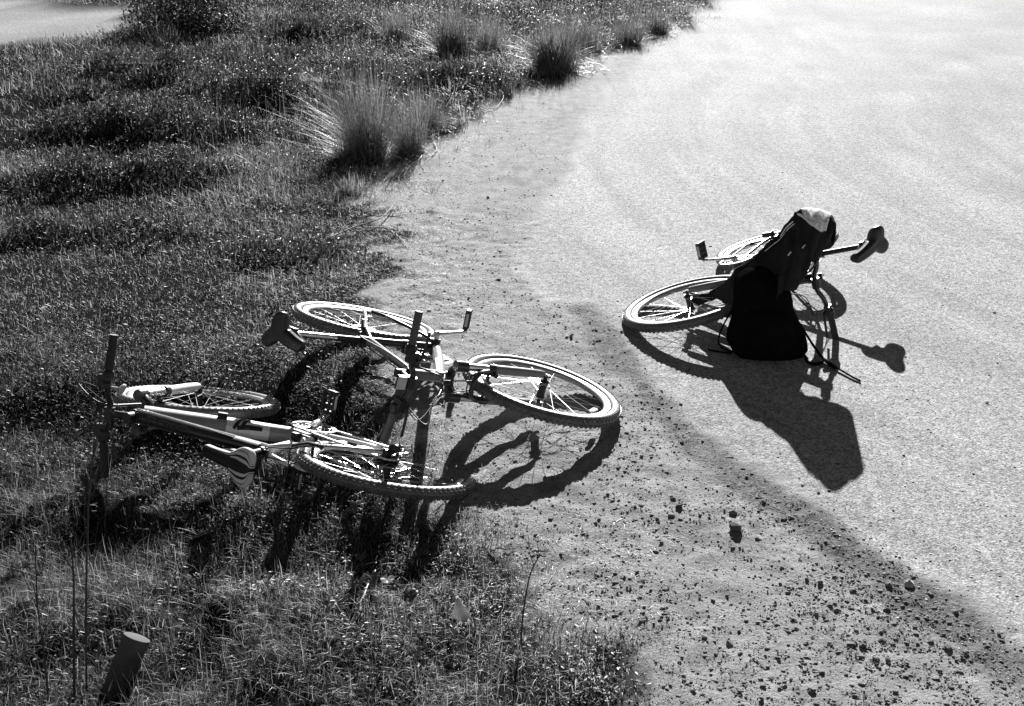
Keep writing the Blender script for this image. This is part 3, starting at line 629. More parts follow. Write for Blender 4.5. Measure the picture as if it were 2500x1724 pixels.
om = side_out(d, d['SC'], tdir); ym = np.cross(om, tdir); lettering('EVIKO', d['frame'], d['TH1']+tdir*.10*L_+om*.0335-ym*.013, tdir, ym, .028, M['faint'], stretch=1.9)
patch('decal', d['frame'], d['TH1']+tdir*.78*L_, d['TH1']+tdir*.97*L_, upt, -YV, (.028, .027), -.9, .9, M['mid'], off=.0018)
sdir = nrm(d['SC']-d['RH'])
lettering('HD', d['frame'], d['RH']*.42+d['SC']*.58-YV*.068+ZV*.012, -sdir, -np.cross(sdir, YV), .014, M['print'], stretch=2.2)
bt = MB(); bt.lathe(pc(.44)-YV*.044, -YV, [(.012, -.01), (.012, .006), (0, .006)], 12); bt.box(pc(.44)-YV*.040+ddir*.0+upd*.012, ddir, upd, YV, .018, .010, .012); bt.build('bottle_mount', M['blackp'], d['root'])
# bell on the near bike's upright bar end
be = MB(); ec = d['E'](-1); dd = nrm(d['E'](-1)-d['cl']); bc = d['stf'](ec-dd*.20-U*.012-PF*.055)
be.lathe(bc, d['vec'](nrm(-YV*.45-U*.2+PF*.9)), [(0, .010), (.014, .009), (.022, .004), (.0235, -.003), (.021, -.007), (0, -.007)], 24); be.tube([bc, d['stf'](ec-dd*.2)], .006, 10)
tag(be.build('bell', M['clearp'], d['bar']), 'round pale bell strapped to the bar')

# ------------------------------------------------------------------ jacket hung on the bar end of the road bike
YB = 5.62
# columns: back hem, top, crest, front middle, hem   (image x, image y, world depth)
cols = [
 [(2040, 585, 5.62), (2041, 547, 5.56), (2036, 562, 5.50), (2024, 590, 5.48), (2006, 608, 5.47)],
 [(2034, 600, 5.70), (2026, 523, 5.60), (2016, 568, 5.46), (2010, 600, 5.44), (1998, 624, 5.45)],
 [(2012, 610, 5.72), (1997, 509, 5.60), (1998, 562, 5.44), (1992, 606, 5.42), (1976, 650, 5.43)],
 [(1985, 610, 5.74), (1972, 509, 5.60), (1976, 545, 5.46), (1974, 615, 5.41), (1958, 684, 5.41)],
 [(1960, 620, 5.74), (1950, 520, 5.60), (1954, 529, 5.54), (1950, 620, 5.41), (1938, 707, 5.40)],
 [(1940, 630, 5.72), (1931, 537, 5.60), (1933, 543, 5.56), (1926, 620, 5.43), (1912, 712, 5.38)],
 [(1918, 650, 5.72), (1909, 570, 5.60), (1910, 575, 5.57), (1900, 650, 5.46), (1888, 740, 5.38)],
 [(1892, 668, 5.72), (1880, 600, 5.61), (1881, 605, 5.585), (1870, 680, 5.49), (1862, 760, 5.40)],
 [(1860, 685, 5.73), (1846, 627, 5.60), (1847, 633, 5.56), (1842, 700, 5.46), (1836, 765, 5.42)],
 [(1825, 700, 5.74), (1810, 654, 5.60), (1811, 660, 5.56), (1811, 715, 5.48), (1812, 762, 5.45)],
 [(1790, 715, 5.76), (1774, 684, 5.62), (1776, 690, 5.58), (1780, 722, 5.54), (1786, 750, 5.52)],
 [(1757, 722, 5.80), (1746, 706, 5.68), (1748, 710, 5.67), (1752, 727, 5.66), (1762, 737, 5.66)],
 [(1730, 724, 5.84), (1724, 717, 5.75), (1725, 721, 5.74), (1728, 728, 5.73), (1734, 735, 5.72)],
 [(1705, 722, 5.86), (1703, 718, 5.80), (1702, 723, 5.79), (1700, 733, 5.77), (1700, 743, 5.75)],
 [(1686, 718, 5.86), (1684, 714, 5.82), (1683, 718, 5.81), (1684, 724, 5.79), (1686, 731, 5.78)]]
K = np.array([[aty(*q) for q in c_] for c_ in cols])     # (15,5,3)
def upsample(K, n, axis):
    K = np.moveaxis(K, axis, 0); out = []
    Q_ = np.concatenate([[2*K[0]-K[1]], K, [2*K[-1]-K[-2]]])
    for i in range(1, len(Q_)-2):
        for k in range(n):
            t = k/n; out.append(.5*((2*Q_[i])+(-Q_[i-1]+Q_[i+1])*t+(2*Q_[i-1]-5*Q_[i]+4*Q_[i+1]-Q_[i+2])*t*t+(-Q_[i-1]+3*Q_[i]-3*Q_[i+1]+Q_[i+2])*t**3))
    out.append(K[-1]); return np.moveaxis(np.array(out), 0, axis)
G = upsample(upsample(K, 8, 0), 10, 1); na, nb = G.shape[:2]
dA = np.gradient(G, axis=0); dB = np.gradient(G, axis=1); N = np.cross(dA, dB); N /= np.linalg.norm(N, axis=2)[..., None]+1e-9
ii, jj = np.meshgrid(np.arange(na), np.arange(nb), indexing='ij')
fold = np.sin(ii*.55+2.5*fbm(ii*.05, jj*.05, 2)*3)*.010*sm(14, 34, jj)+(fbm(ii*.16, jj*.07, 4)-.5)*.034*sm(0, 14, jj)+(fbm(ii*.3+9, jj*.16, 3)-.5)*.007
amp = sm(0, 6, ii)*sm(na-1, na-14, ii)*.7+.3
G = G+N*(fold*amp)[..., None]
jb = MB(); F = [[i*nb+j, i*nb+j+1, (i+1)*nb+j+1, (i+1)*nb+j] for i in range(na-1) for j in range(nb-1)]
jb.add(G.reshape(-1, 3), F)
for k_, f in enumerate(F):
    i, j = divmod(f[0], nb)
    if 6 < i < 30 and 6 < j < 19 and (i-6)*.8 > (j-19)*.3: jb.m[k_] = 1      # lining that shows where the collar is turned out
jroot = empty('jacket', tuple(aty(2000, 540, 5.62)), 'dark fleece-lined jacket draped over the raised handlebar end of the road bike', 'jacket')
jo = jb.build('jacket_body', [M['cloth'], M['fleece']], None)
so = jo.modifiers.new('solid', 'SOLIDIFY'); so.thickness = .004; so.offset = -1
def toparent(o, p): bpy.context.view_layer.update(); o.parent = p; o.matrix_parent_inverse = p.matrix_world.inverted(); return o
toparent(jo, jroot)
def ribbon(pts, w0, nrmv, th=.003, seg=8):
    p = MB(); P = bez(pts, seg); p.tube(P, w0, 8, ry=th, up=nrmv); return p
cb_ = lambda a, b, c: aty(a, b, c)
rb = ribbon([cb_(1944, 523, 5.585), cb_(1957, 527, 5.535), cb_(1976, 544, 5.46), cb_(1996, 559, 5.44), cb_(2008, 565, 5.45)], .0075, [0, -.5, 1.]); toparent(rb.build('collar_trim', M['trim']), jroot)
rb = ribbon([cb_(2024, 537, 5.56), cb_(2030, 550, 5.53), cb_(2035, 558, 5.51)], .006, [0.3, -.5, 1.]); toparent(rb.build('collar_trim', M['trim']), jroot)
for pp in ([(1936, 541, 5.53), (1920, 556, 5.55), (1905, 578, 5.56)], [(1938, 547, 5.51), (1922, 562, 5.54), (1903, 585, 5.56), (1880, 603, 5.57), (1847, 631, 5.59), (1811, 659, 5.60)]):
    rb = ribbon([cb_(*q_) for q_ in pp], .0022, [0, -.5, 1.]); toparent(rb.build('ridge_line', M['trim']), jroot)  # thin pale ribbons along the upper ridge of the jacket
rb = ribbon([cb_(1931, 615, 5.40), cb_(1927, 620, 5.40), cb_(1924, 624, 5.40)], .003, [0, -1., .3]); toparent(rb.build('zip_pull', M['trim']), jroot)
rb = ribbon([cb_(1966, 598, 5.42), cb_(1961, 603, 5.41), cb_(1959, 606, 5.41)], .0028, [0, -1., .3]); toparent(rb.build('zip_pull', M['trim']), jroot)
# bulky hanging sleeve / pocket folds in front of the bar
def blob(name, c, rx, ry, rz, mt, parent, seed=0, amp=.18, sub=4):
    bm = bmesh.new(); bmesh.ops.create_icosphere(bm, subdivisions=sub, radius=1); co = np.array([v.co[:] for v in bm.verts])
    for v, q in zip(bm.verts, co):
        r = 1+amp*(float(fbm(q[0]*1.4+seed, q[1]*1.4+q[2]*1.1, 3))-.5)*2+amp*.5*math.sin(q[0]*7+q[2]*3+seed)
        s_q = np.sign(q)*np.abs(q)**.85; v.co = Vector(np.asarray(c)+s_q*[rx*r, ry*r, rz*r])
    me = bpy.data.meshes.new(name); bm.to_mesh(me); bm.free(); me.materials.append(mt); me.shade_smooth(); o = bpy.data.objects.new(name, me); C.objects.link(o)
    if parent: toparent(o, parent)
    return o
blob('hood', aty(1988, 572, 5.60), .075, .075, .075, M['cloth'], jroot, 3, .16)
blob('sleeve', aty(1975, 610, 5.56), .055, .05, .055, M['cloth'], jroot, 8, .2)

# ------------------------------------------------------------------ backpack standing on the road
pk = empty('backpack', tuple(gz(1870, 880)), 'black backpack standing on the road leaning against the jacket-covered bike', 'backpack')
b0 = gz(1876, 862); b = MB(); nk, nj = 26, 40; V = []
for i in range(nk+1):
    t = i/nk; zz = .375*t
    hw = (.170+.014*math.sin(t*8+.5))*(1-.12*t-.10*sm(.3, .8, t))*math.sqrt(max(.0, 1-max(0, (t-.50)/.505)**2.4)) ; hd = (.115*(1-.2*t))*math.sqrt(max(.0, 1-max(0, (t-.62)/.385)**2))
    if t < .08: hw *= .86+.14*t/.08; hd *= .8+.2*t/.08
    lean = np.array([-.045*t, .14*t, 0])
    for j in range(nj):
        a = 2*math.pi*j/nj; ca_, sa_ = math.cos(a), math.sin(a)
        e = .62; x = hw*np.sign(ca_)*abs(ca_)**e; y = hd*np.sign(sa_)*abs(sa_)**e
        nse = 1+.07*(float(vn(i*.35+3, j*.4))-.5)
        V.append(b0+lean+np.array([x*nse, y*nse, zz]))
F = [[i*nj+j, i*nj+(j+1) % nj, (i+1)*nj+(j+1) % nj, (i+1)*nj+j] for i in range(nk) for j in range(nj)]+[list(range(nj)), [nk*nj+j for j in range(nj)]]
b.add(V, F); toparent(b.build('main_bag', M['nylon']), pk)
pb = MB(); V = []; n1 = 14; n2 = 24
for i in range(n1+1):
    t = i/n1; zz = .03+.20*t; sc = math.sqrt(max(.02, 1-(2*t-1)**4))
    for j in range(n2+1):
        a = -math.pi*j/n2; V.append(b0+np.array([-.0375*(zz/.375)+math.cos(a)*.115*sc, .14*zz/.375-.085+.075*math.sin(a)*sc**.5, zz]))
pb.add(V, [[i*(n2+1)+j, i*(n2+1)+j+1, (i+1)*(n2+1)+j+1, (i+1)*(n2+1)+j] for i in range(n1) for j in range(n2)]); toparent(pb.build('front_pocket', M['nylon']), pk)
def strap(pts, w_, th=.004, nm='strap', mt='nylon', up=(0, -1., .6)):
    p = MB(); p.tube(bez(pts, 8), w_, 10, ry=th, up=np.array(up, float)); return toparent(p.build(nm, M[mt]), pk)
A2 = aty
strap([A2(1806, 728, 5.50), A2(1782, 766, 5.45), A2(1763, 800, 5.43), A2(1754, 830, 5.42), A2(1762, 848, 5.41), gz(1786, 858, .01)], .016)
strap([gz(1785, 862, .012), gz(1765, 860, .008), gz(1745, 857, .010), gz(1729, 854, .006)], .007)
strap([A2(1952, 790, 5.46), A2(1972, 822, 5.40), A2(1990, 850, 5.36), gz(2014, 880, .015), gz(2040, 898, .012)], .014)
strap([gz(2030, 890, .014), gz(2055, 905, .010), gz(2080, 920, .008), gz(2100, 930, .006)], .006)
strap([gz(1962, 860, .03), gz(1970, 882, .012), gz(1990, 889, .008), gz(2010, 884, .010)], .009)
strap([gz(2008, 876, .03), gz(2022, 884, .02)], .011, .008, 'buckle', 'blackp')
strap([A2(1880, 684, 5.47), A2(1890, 674, 5.45), A2(1905, 674, 5.45), A2(1914, 686, 5.47)], .006, .004, 'carry_handle')

# ------------------------------------------------------------------ stones
def stone_mesh(name, seed, mt):
    r = np.random.default_rng(seed); bm = bmesh.new(); bmesh.ops.create_icosphere(bm, subdivisions=2, radius=1); d_ = r.normal(size=(5, 3)); d_ /= np.linalg.norm(d_, axis=1)[:, None]
    for v in bm.verts:
        q = np.array(v.co[:]); 
        for k in range(5):
            h_ = q@d_[k]; lim = .62+.06*k
            if h_ > lim: q = q-d_[k]*(h_-lim)*.9
        q = q*(1+.08*r.normal()); v.co = Vector(q)
    me = bpy.data.meshes.new(name); bm.to_mesh(me); bm.free(); me.materials.append(mt)
    me.shade_smooth(); me.set_sharp_from_angle(angle=math.radians(30)); return me
SM = [stone_mesh('stone', 100+i, M['stone']) for i in range(8)]; PMs = [stone_mesh('stone', 200+i, M['palestone']) for i in range(4)]
def stone(px, py, sz, label, cat='stone', pale=False, flat=.55, name='stone', group=None):
    g = gs(px, py); z = gh(g[0], g[1]); o = bpy.data.objects.new(name, random.choice(PMs if pale else SM)); C.objects.link(o)
    o.scale = (sz/2, sz/2*random.uniform(.75, 1), sz/2*flat); o.location = (g[0], g[1], z+sz*.5*flat*.55); o.rotation_euler = (random.uniform(-.2, .2), random.uniform(-.2, .2), random.uniform(0, 6.28))
    tag(o, label, cat, group); return o
stone(1795, 1294, .046, 'largest dark stone on the dirt verge, standing alone below the road edge', flat=.95)
stone(1790, 1254, .034, 'dark stone just above the largest stone on the dirt verge')
stone(2219, 1432, .036, 'round pale stone at the lower edge of the road', pale=True, flat=.9)
stone(2170, 1430, .026, 'dark stone just left of the round pale stone')
stone(2002, 1424, .024, 'dark stone midway between the largest stone and the round pale stone')
stone(2333, 1496, .022, 'dark stone in the dark dirt near the lower right corner')
stone(2165, 1492, .028, 'dark stone in a cluster below the round pale stone')
stone(2152, 1566, .030, 'flat dark stone on the lower dirt, left of two below the cluster', flat=.5)
stone(2314, 1582, .032, 'flat dark stone at the lower right end of the dirt verge', flat=.5)
stone(2044, 1492, .024, 'dark stone on the dirt left of the stone cluster')
stone(2024, 1198, .014, 'right one of two small stones just below the shadow tip of the jacket')
stone(1998, 1204, .014, 'left one of two small stones just below the shadow tip of the jacket')
stone(1848, 1316, .022, 'small dark stone right below the largest stone')
stone(1720, 1556, .020, 'dark stone on the dirt beside the thin grass bents')
stone(1344, 1268, .020, 'dark stone on bare dirt left of the boulder group, above the grass tongue')
stone(1308, 1307, .016, 'dark stone at the tip of the grass tongue edge')
stone(1437, 1473, .022, 'dark stone at the edge of the lower grass beside a pale one')
stone(1457, 1404, .017, 'pale stone at the end of the grass tongue', pale=True)
stone(1257, 1128, .018, 'dark stone inside the shadow of the middle bike front wheel')
stone(1330, 1166, .016, 'dark stone below the hub in the shadow of the middle bike front wheel')
stone(1395, 820, .018, 'dark stone on the pale dirt above the front wheel of the middle bike')
stone(1575, 1048, .018, 'dark stone right of the wheel shadow on the dirt')
stone(1662, 988, .016, 'dark stone on the dark band left of the jacket shadow')
stone(1980, 1690, .03, 'dark stone at the bottom edge')
# pebbles: positions drawn with more of them near the road edge
def scatter(n, poly, fn, box):
    out = []; 
    while len(out) < n:
        px = rng.uniform(box[0], box[2], 4000); py = rng.uniform(box[1], box[3], 4000)
        G_ = np.array([gz(a, b)[:2] for a, b in zip(px[:1500], py[:1500])]); ok = fn(G_) > rng.random(len(G_)); out += list(G_[ok])
    return np.array(out[:n])
def pebdens(G_):
    v = sd(G_, VERGE); g = sd(G_, GRASS); bnd = sd(G_, BAND)
    cl_ = sm(.42, .66, fbm(G_[:, 0]*3.1+4, G_[:, 1]*3.1, 3))
    d_ = sm(-.05, .15, v)*sm(.08, -.05, g)*(.22+.8*cl_)*(.45+.55*sm(-.5, .0, bnd)); return d_+.012*(v < 0)
pp = scatter(290, None, pebdens, (1000, 330, 2500, 1724)); hz = height(pp)
ks = np.clip(rng.lognormal(math.log(.0095), .42, len(pp)), .005, .024)
for (x, y), z, s_q in zip(pp, hz, ks):
    pl = rng.random() < .08; o = bpy.data.objects.new('pebble', random.choice(PMs if pl else SM)); C.objects.link(o)
    fl = rng.uniform(.35, .65); o.scale = (s_q/2*1.25, s_q/2*.85, s_q/2*fl); o.location = (x, y, z+s_q*.5*fl*.55); o.rotation_euler = (random.uniform(-.4, .4), random.uniform(-.4, .4), random.uniform(0, 6.28))
    zone = 'on the gravel road' if sd(np.array([[x, y]]), VERGE)[0] < 0 else ('on the pale dirt between the middle bike and the road' if y > 5.0 else ('on the dirt around the wheel shadow' if x < .55 and y > 3.9 else ('in the dark gritty band at the road edge' if sd(np.array([[x, y]]), BAND)[0] > -.02 else ('on the dirt beside the near grass' if x < .62 else 'on the lower dirt verge'))))
    tag(o, ('pale pebble lying ' if pl else 'small dark pebble lying ')+zone, 'pebble', ('pale pebbles ' if pl else 'dark pebbles ')+zone)
ico = bmesh.new(); bmesh.ops.create_icosphere(ico, subdivisions=1, radius=1); IV = np.array([v.co[:] for v in ico.verts]); IT = np.array([[v.index for v in f.verts] for f in ico.faces]); ico.free()
def grit(name, P_, sz, mt, label):
    n = len(P_); z = height(P_); V = IV[None]*rng.uniform(.7, 1.2, (n, len(IV), 1))*sz[:, None, None]*np.array([1.25, .85, .42]); a = rng.uniform(0, 6.28, n); c_, s_ = np.cos(a)[:, None], np.sin(a)[:, None]
    V = np.stack([V[..., 0]*c_-V[..., 1]*s_, V[..., 0]*s_+V[..., 1]*c_, V[..., 2]], -1)+np.column_stack([P_, z+sz*.15])[:, None]
    T = IT[None]+(np.arange(n)*len(IV))[:, None, None]; o = fastmesh(name, V.reshape(-1, 3), T.reshape(-1, 3), mt); tag(o, label, 'gravel', kind='stuff'); return o
pp = scatter(32000, None, lambda G_: pebdens(G_)+(.22+.25*sm(5.3, 6.2, G_[:, 1]))*(sd(G_, VERGE) > 0)*(sd(G_, GRASS) < .1)+.004, (950, 250, 2500, 1724)); grit('gravel', pp, np.clip(rng.lognormal(math.log(.0017), .6, len(pp)), .0009, .009), M['stone'], 'loose dark grit scattered over the dirt verge')
pp = scatter(2600, None, lambda G_: .2*(sd(G_, VERGE) < 0)+.35*sm(-.1, .1, sd(G_, BAND)), (1200, 100, 2500, 1724)); grit('gravel_chips', pp, np.clip(rng.lognormal(math.log(.0026), .35, len(pp)), .0015, .006), M['palestone'], 'pale stone chips bedded in the road surface')

# ------------------------------------------------------------------ grass
def blades(P3, L, W, az, lean, curl, tone, seg=3, tipw=.25):
    n = len(L); V = []; p = P3.copy(); th = lean.copy(); a = np.stack([np.cos(az), np.sin(az), 0*az], 1); wd = np.stack([-np.sin(az), np.cos(az), 0*az], 1)
    for k in range(seg):
        wk = W*(1-(1-tipw)*(k/seg))/2; V += [p-wd*wk[:, None], p+wd*wk[:, None]]
        d_ = a*np.sin(th)[:, None]+np.array([0, 0, 1.])*np.cos(th)[:, None]; p = p+d_*(L/seg)[:, None]; th = th+curl/seg
    V.append(p); nv = 2*seg+1; V = np.stack(V, 1)
    T = []
    for k in range(seg-1): T += [[2*k, 2*k+1, 2*k+3], [2*k, 2*k+3, 2*k+2]]
    T.append([2*seg-2, 2*seg-1, 2*seg]); T = np.array(T)[None]+(np.arange(n)*nv)[:, None, None]
    return V.reshape(-1, 3), T.reshape(-1, 3), np.repeat(tone, nv)
def gscatter(n, xr, yr, p=1.0):
    """uniform on the ground inside the view wedge"""
    y = yr[0]+(yr[1]-yr[0])*rng.random(n)**p; x = rng.uniform(xr[0], xr[1], n); k = (x > -.47*y-.25) & (x < .3*y+.2); return np.stack([x[k], y[k]], 1)
def grass_patch(name, P_, hmul, wmul, label, thin=1.0):
    g = sd(P_, GRASS)+(fbm(P_[:, 0]*4, P_[:, 1]*4, 5)-.5)*(.55+.5*sm(5, 6.5, P_[:, 1])); pt = inside(P_, PATH)
    mn = .36+.35*sm(4.9, 5.6, P_[:, 1]); den = sm(-.18, .14, g)*(mn+(1-mn)*sm(.36, .58, fbm(P_[:, 0]*6+3, P_[:, 1]*7, 4)))*thin
    k = (rng.random(len(P_)) < den) & ~pt; P_ = P_[k]; g = g[k]; n = len(P_)
    lowleft = sm(5.0, 4.3, P_[:, 1])*sm(-.0, .4, g); cl_ = fbm(P_[:, 0]*2.2+8, P_[:, 1]*2.2, 3)
    far = sm(6, 9, P_[:, 1]); patchy = sm(.47, .66, fbm(P_[:, 0]*1.1+40, P_[:, 1]*1.6, 4))
    L = (.016+.030*rng.random(n)**1.5+.10*lowleft*rng.random(n)**1.5+.05*sm(.5, .75, cl_)*rng.random(n)+.09*far*patchy*rng.random(n))*hmul*(.45+.55*sm(0, .3, g))
    L = L*(1-.75*np.maximum(np.exp(-((P_[:, 0]+1.32)**2+(P_[:, 1]-4.72)**2)/.12), .5*np.exp(-((P_[:, 0]+.47)**2+(P_[:, 1]-4.1)**2)/.10)))
    W = (.0010+.0022*rng.random(n)**1.5)*wmul; az = rng.uniform(0, 2*math.pi, n); lean = rng.beta(1.6, 1.6, n)*1.35; curl = rng.normal(1.3, 1.6, n)
    dry = rng.random(n) < (.17+.4*sm(.35, 0, g)); tone = np.where(dry, rng.uniform(.55, 1, n), rng.uniform(.0, .85, n)**2.6)*(.7+.7*(fbm(P_[:, 0]*1.3, P_[:, 1]*1.3+30, 3)-.2)+1.0*sm(4.9, 5.9, P_[:, 1]))
    V, T, tn = blades(np.column_stack([P_, height(P_)-.003]), L, W, az, lean, curl, np.clip(tone, 0, 1)); o = fastmesh(name, V, T, M['grass'], dict(tone=tn)); tag(o, label, 'grass', kind='stuff'); return o
grass_patch('grass', gscatter(210000, (-3.0, 1.2), (2.35, 5.6)), 1.0, 1.0, 'tangled short grass with dry blades around the two near bikes')
grass_patch('grass', gscatter(130000, (-5, 1.5), (5.6, 9.5)), 1.15, 1.35, 'short cropped grass on the slope left of the middle bike')
grass_patch('grass', gscatter(170000, (-11, 5.5), (9.5, 22)), 1.6, 2.3, 'rough grass with weeds on the far left bank')
# loose scrub between the tussocks along the road edge and over the far bank
P_ = gscatter(60000, (-6, 5.5), (8.5, 21)); g = sd(P_, GRASS); k = rng.random(len(P_)) < sm(.0, .25, g)*sm(2.6, .4, g)*sm(.36, .6, fbm(P_[:, 0]*1.6+5, P_[:, 1]*1.2, 4))*(P_[:, 1] > 8.5); P_ = P_[k]; n = len(P_)
V, T, tn = blades(np.column_stack([P_, height(P_)-.01]), rng.uniform(.08, .34, n), rng.uniform(.002, .005, n), rng.uniform(0, 6.28, n), rng.beta(1.4, 3, n)*1.3, rng.normal(.4, .7, n), rng.random(n)**1.5, seg=4)
tag(fastmesh('tall_grass', V, T, M['rush'], dict(tone=tn)), 'loose tall grass growing between the tussocks beside the road', 'grass', kind='stuff')
# dead straw that lies flat along the edge of the dirt
P_ = gscatter(85000, (-1.6, 1.6), (3.2, 10)); g = (sd(P_, GRASS)+(fbm(P_[:, 0]*3, P_[:, 1]*3, 4)-.5)*.5)*np.where(P_[:, 1] > 5.2, .55, 1)
k = rng.random(len(P_)) < sm(-.30, -.02, g)*sm(.75, .1, g)*.75*sm(.30, .55, fbm(P_[:, 0]*6, P_[:, 1]*6+9, 3)); P_ = P_[k]; n = len(P_)
V, T, tn = blades(np.column_stack([P_, height(P_)+.001]), rng.uniform(.012, .05, n), rng.uniform(.0010, .0022, n), rng.uniform(0, 6.28, n), rng.uniform(1.15, 1.56, n), rng.normal(.3, .9, n), rng.random(n))
tag(fastmesh('straw', V, T, M['straw'], dict(tone=tn)), 'pale dead straw lying flat along the edge of the dirt', 'straw', kind='stuff')

def leaves(P3, s, az, tilt, tone, wr=.5):
    """pointed four-triangle leaves folded along the midrib"""
    n = len(s); a = np.stack([np.cos(az)*np.cos(tilt), np.sin(az)*np.cos(tilt), np.sin(tilt)], 1); w_ = np.stack([-np.sin(az), np.cos(az), 0*az], 1); u = np.cross(a, w_)
    b_ = P3; m1 = P3+a*(s*.5)[:, None]; V = np.stack([b_, m1-w_*(s*wr/2)[:, None]+u*(s*.08)[:, None], m1, m1+w_*(s*wr/2)[:, None]+u*(s*.08)[:, None], P3+a*s[:, None]], 1)
    T = np.array([[0, 1, 2], [0, 2, 3], [1, 4, 2], [2, 4, 3]])[None]+(np.arange(n)*5)[:, None, None]; return V.reshape(-1, 3), T.reshape(-1, 3), np.repeat(tone, 5)
def clump(name, px, py, w_, h_, n, ls, mt, label, cat, group=None, flowers=0, dense=.5, stems=True):
    c = gz(px, py)[:2]+[0, w_*.28]; root = empty(name, (c[0], c[1], gh(*c)), label, cat, group)
    nl = int(10+w_*22); lr = np.sqrt(rng.random(nl))*.95; la = rng.uniform(0, 6.28, nl); lx = c[0]+lr*np.cos(la)*w_*.60; ly = c[1]+lr*np.sin(la)*w_*.46
    ls_ = rng.uniform(.07, .17, nl)*(.7+.5*w_); lh = h_*rng.uniform(.35, 1.25, nl)*(1.1-.5*lr); q = rng.integers(0, nl, n)
    r = np.sqrt(rng.random(n)); a = rng.uniform(0, 6.28, n); X_ = lx[q]+r*np.cos(a)*ls_[q]; Y_ = ly[q]+r*np.sin(a)*ls_[q]
    ed = 1-r**2; lump = lh[q]/h_; z0 = height(np.stack([X_, Y_], 1)); zz = z0+lh[q]*(.25+.75*ed)*rng.random(n)**.6
    V, T, tn = leaves(np.column_stack([X_, Y_, zz]), ls*rng.uniform(.5, 1.7, n), rng.uniform(0, 6.28, n), rng.uniform(-.2, 1.5, n), rng.random(n)**1.8, .24)
    toparent(fastmesh('foliage', V, T, mt, dict(tone=tn)), root)
    if flowers:
        k = rng.integers(0, n, flowers); f = blob_flowers(np.column_stack([X_[k], Y_[k], z0[k]+h_*ed[k]*lump[k]+.03]), .008); f['kind'] = 'stuff'; toparent(f, root)
    return root
def blob_flowers(P3, s):
    n = len(P3); V = IV[None]*s*rng.uniform(.6, 1.3, (n, 1, 1))*[1, 1, .6]+P3[:, None]; T = IT[None]+(np.arange(n)*len(IV))[:, None, None]
    return fastmesh('flowers', V.reshape(-1, 3), T.reshape(-1, 3), M['flower'], dict(tone=rng.random(V.shape[0]*V.shape[1])))
P_ = gscatter(170000, (-11, 2.5), (5.8, 20)); g = sd(P_, GRASS)+(fbm(P_[:, 0]*3, P_[:, 1]*3, 3)-.5)*.4
cm = fbm(P_[:, 0]*1.1+60, P_[:, 1]*1.7+3, 5); k = (rng.random(len(P_)) < sm(.15, .5, g)*sm(.47, .60, cm)*(.35+.65*sm(6.0, 8.5, P_[:, 1]))) & ~inside(P_, PATH); P_ = P_[k]; n = len(P_); cm = cm[k]
V, T, tn = leaves(np.column_stack([P_, height(P_)+(.02+.13*sm(.47, .7, cm)*sm(5.5, 8.5, P_[:, 1]))*rng.random(n)**.7]), rng.uniform(.012, .045, n)*(.7+P_[:, 1]*.04), rng.uniform(0, 6.28, n), rng.uniform(-.2, 1.5, n), rng.random(n)**1.8, .28)
tag(fastmesh('ground_cover', V, T, M['weed'], dict(tone=tn)), 'patchy low leafy scrub spread over the left bank', 'ground cover', kind='stuff')
P_ = gscatter(90000, (-2.8, 1.0), (2.4, 6.0)); g = sd(P_, GRASS)+(fbm(P_[:, 0]*4, P_[:, 1]*4, 3)-.5)*.4
k = rng.random(len(P_)) < sm(.0, .3, g)*sm(.40, .62, fbm(P_[:, 0]*3+21, P_[:, 1]*3, 4)); P_ = P_[k]; n = len(P_)
V, T, tn = leaves(np.column_stack([P_, height(P_)+.045*rng.random(n)]), rng.uniform(.006, .022, n), rng.uniform(0, 6.28, n), rng.uniform(-.3, 1.4, n), rng.random(n)**3.2*sm(5.9, 5.0, P_[:, 1])*.8, .42)
tag(fastmesh('ground_cover', V, T, M['weed'], dict(tone=tn)), 'small-leaved weeds mixed into the near grass', 'ground cover', kind='stuff')
WG = 'weed clumps on the left bank'
wl = ['broad dark weed mound with small pale flowers, highest on the left bank', 'small weed mound at the left edge above the wide one', 'tall dark weed mound beside the largest rush tussock', 'wide weed mound with shadowed hollow in the middle of the left bank',
      'weed mound with spiky leaves at the left edge', 'lower weed mound at the left edge over the open turf', 'lowest dark weed mound bordering the open turf', 'flat dark weed patch at the left edge in the turf',
      'leafy low weed patch above the middle bike rear wheel', 'dark weed mound behind the main tussock near the road', 'long low weed mound below the far shrub', 'weed mound behind the top of the main tussock', 'tiny weed patch in the turf left of the leafy one', 'far weed mound near the top edge']
for (px, py, w_, h_), lb in zip(MOUND, wl):
    big = h_ > .11; sc = 1+ (700-py)/900
    clump('weed_clump', px, py, w_*.95, h_*1.05+.03, int(2800*w_*(1.1 if big else .8)), .030*sc, M['weed'], lb, 'weeds', WG, flowers=(34 if py < 300 else 8) if big else 0)

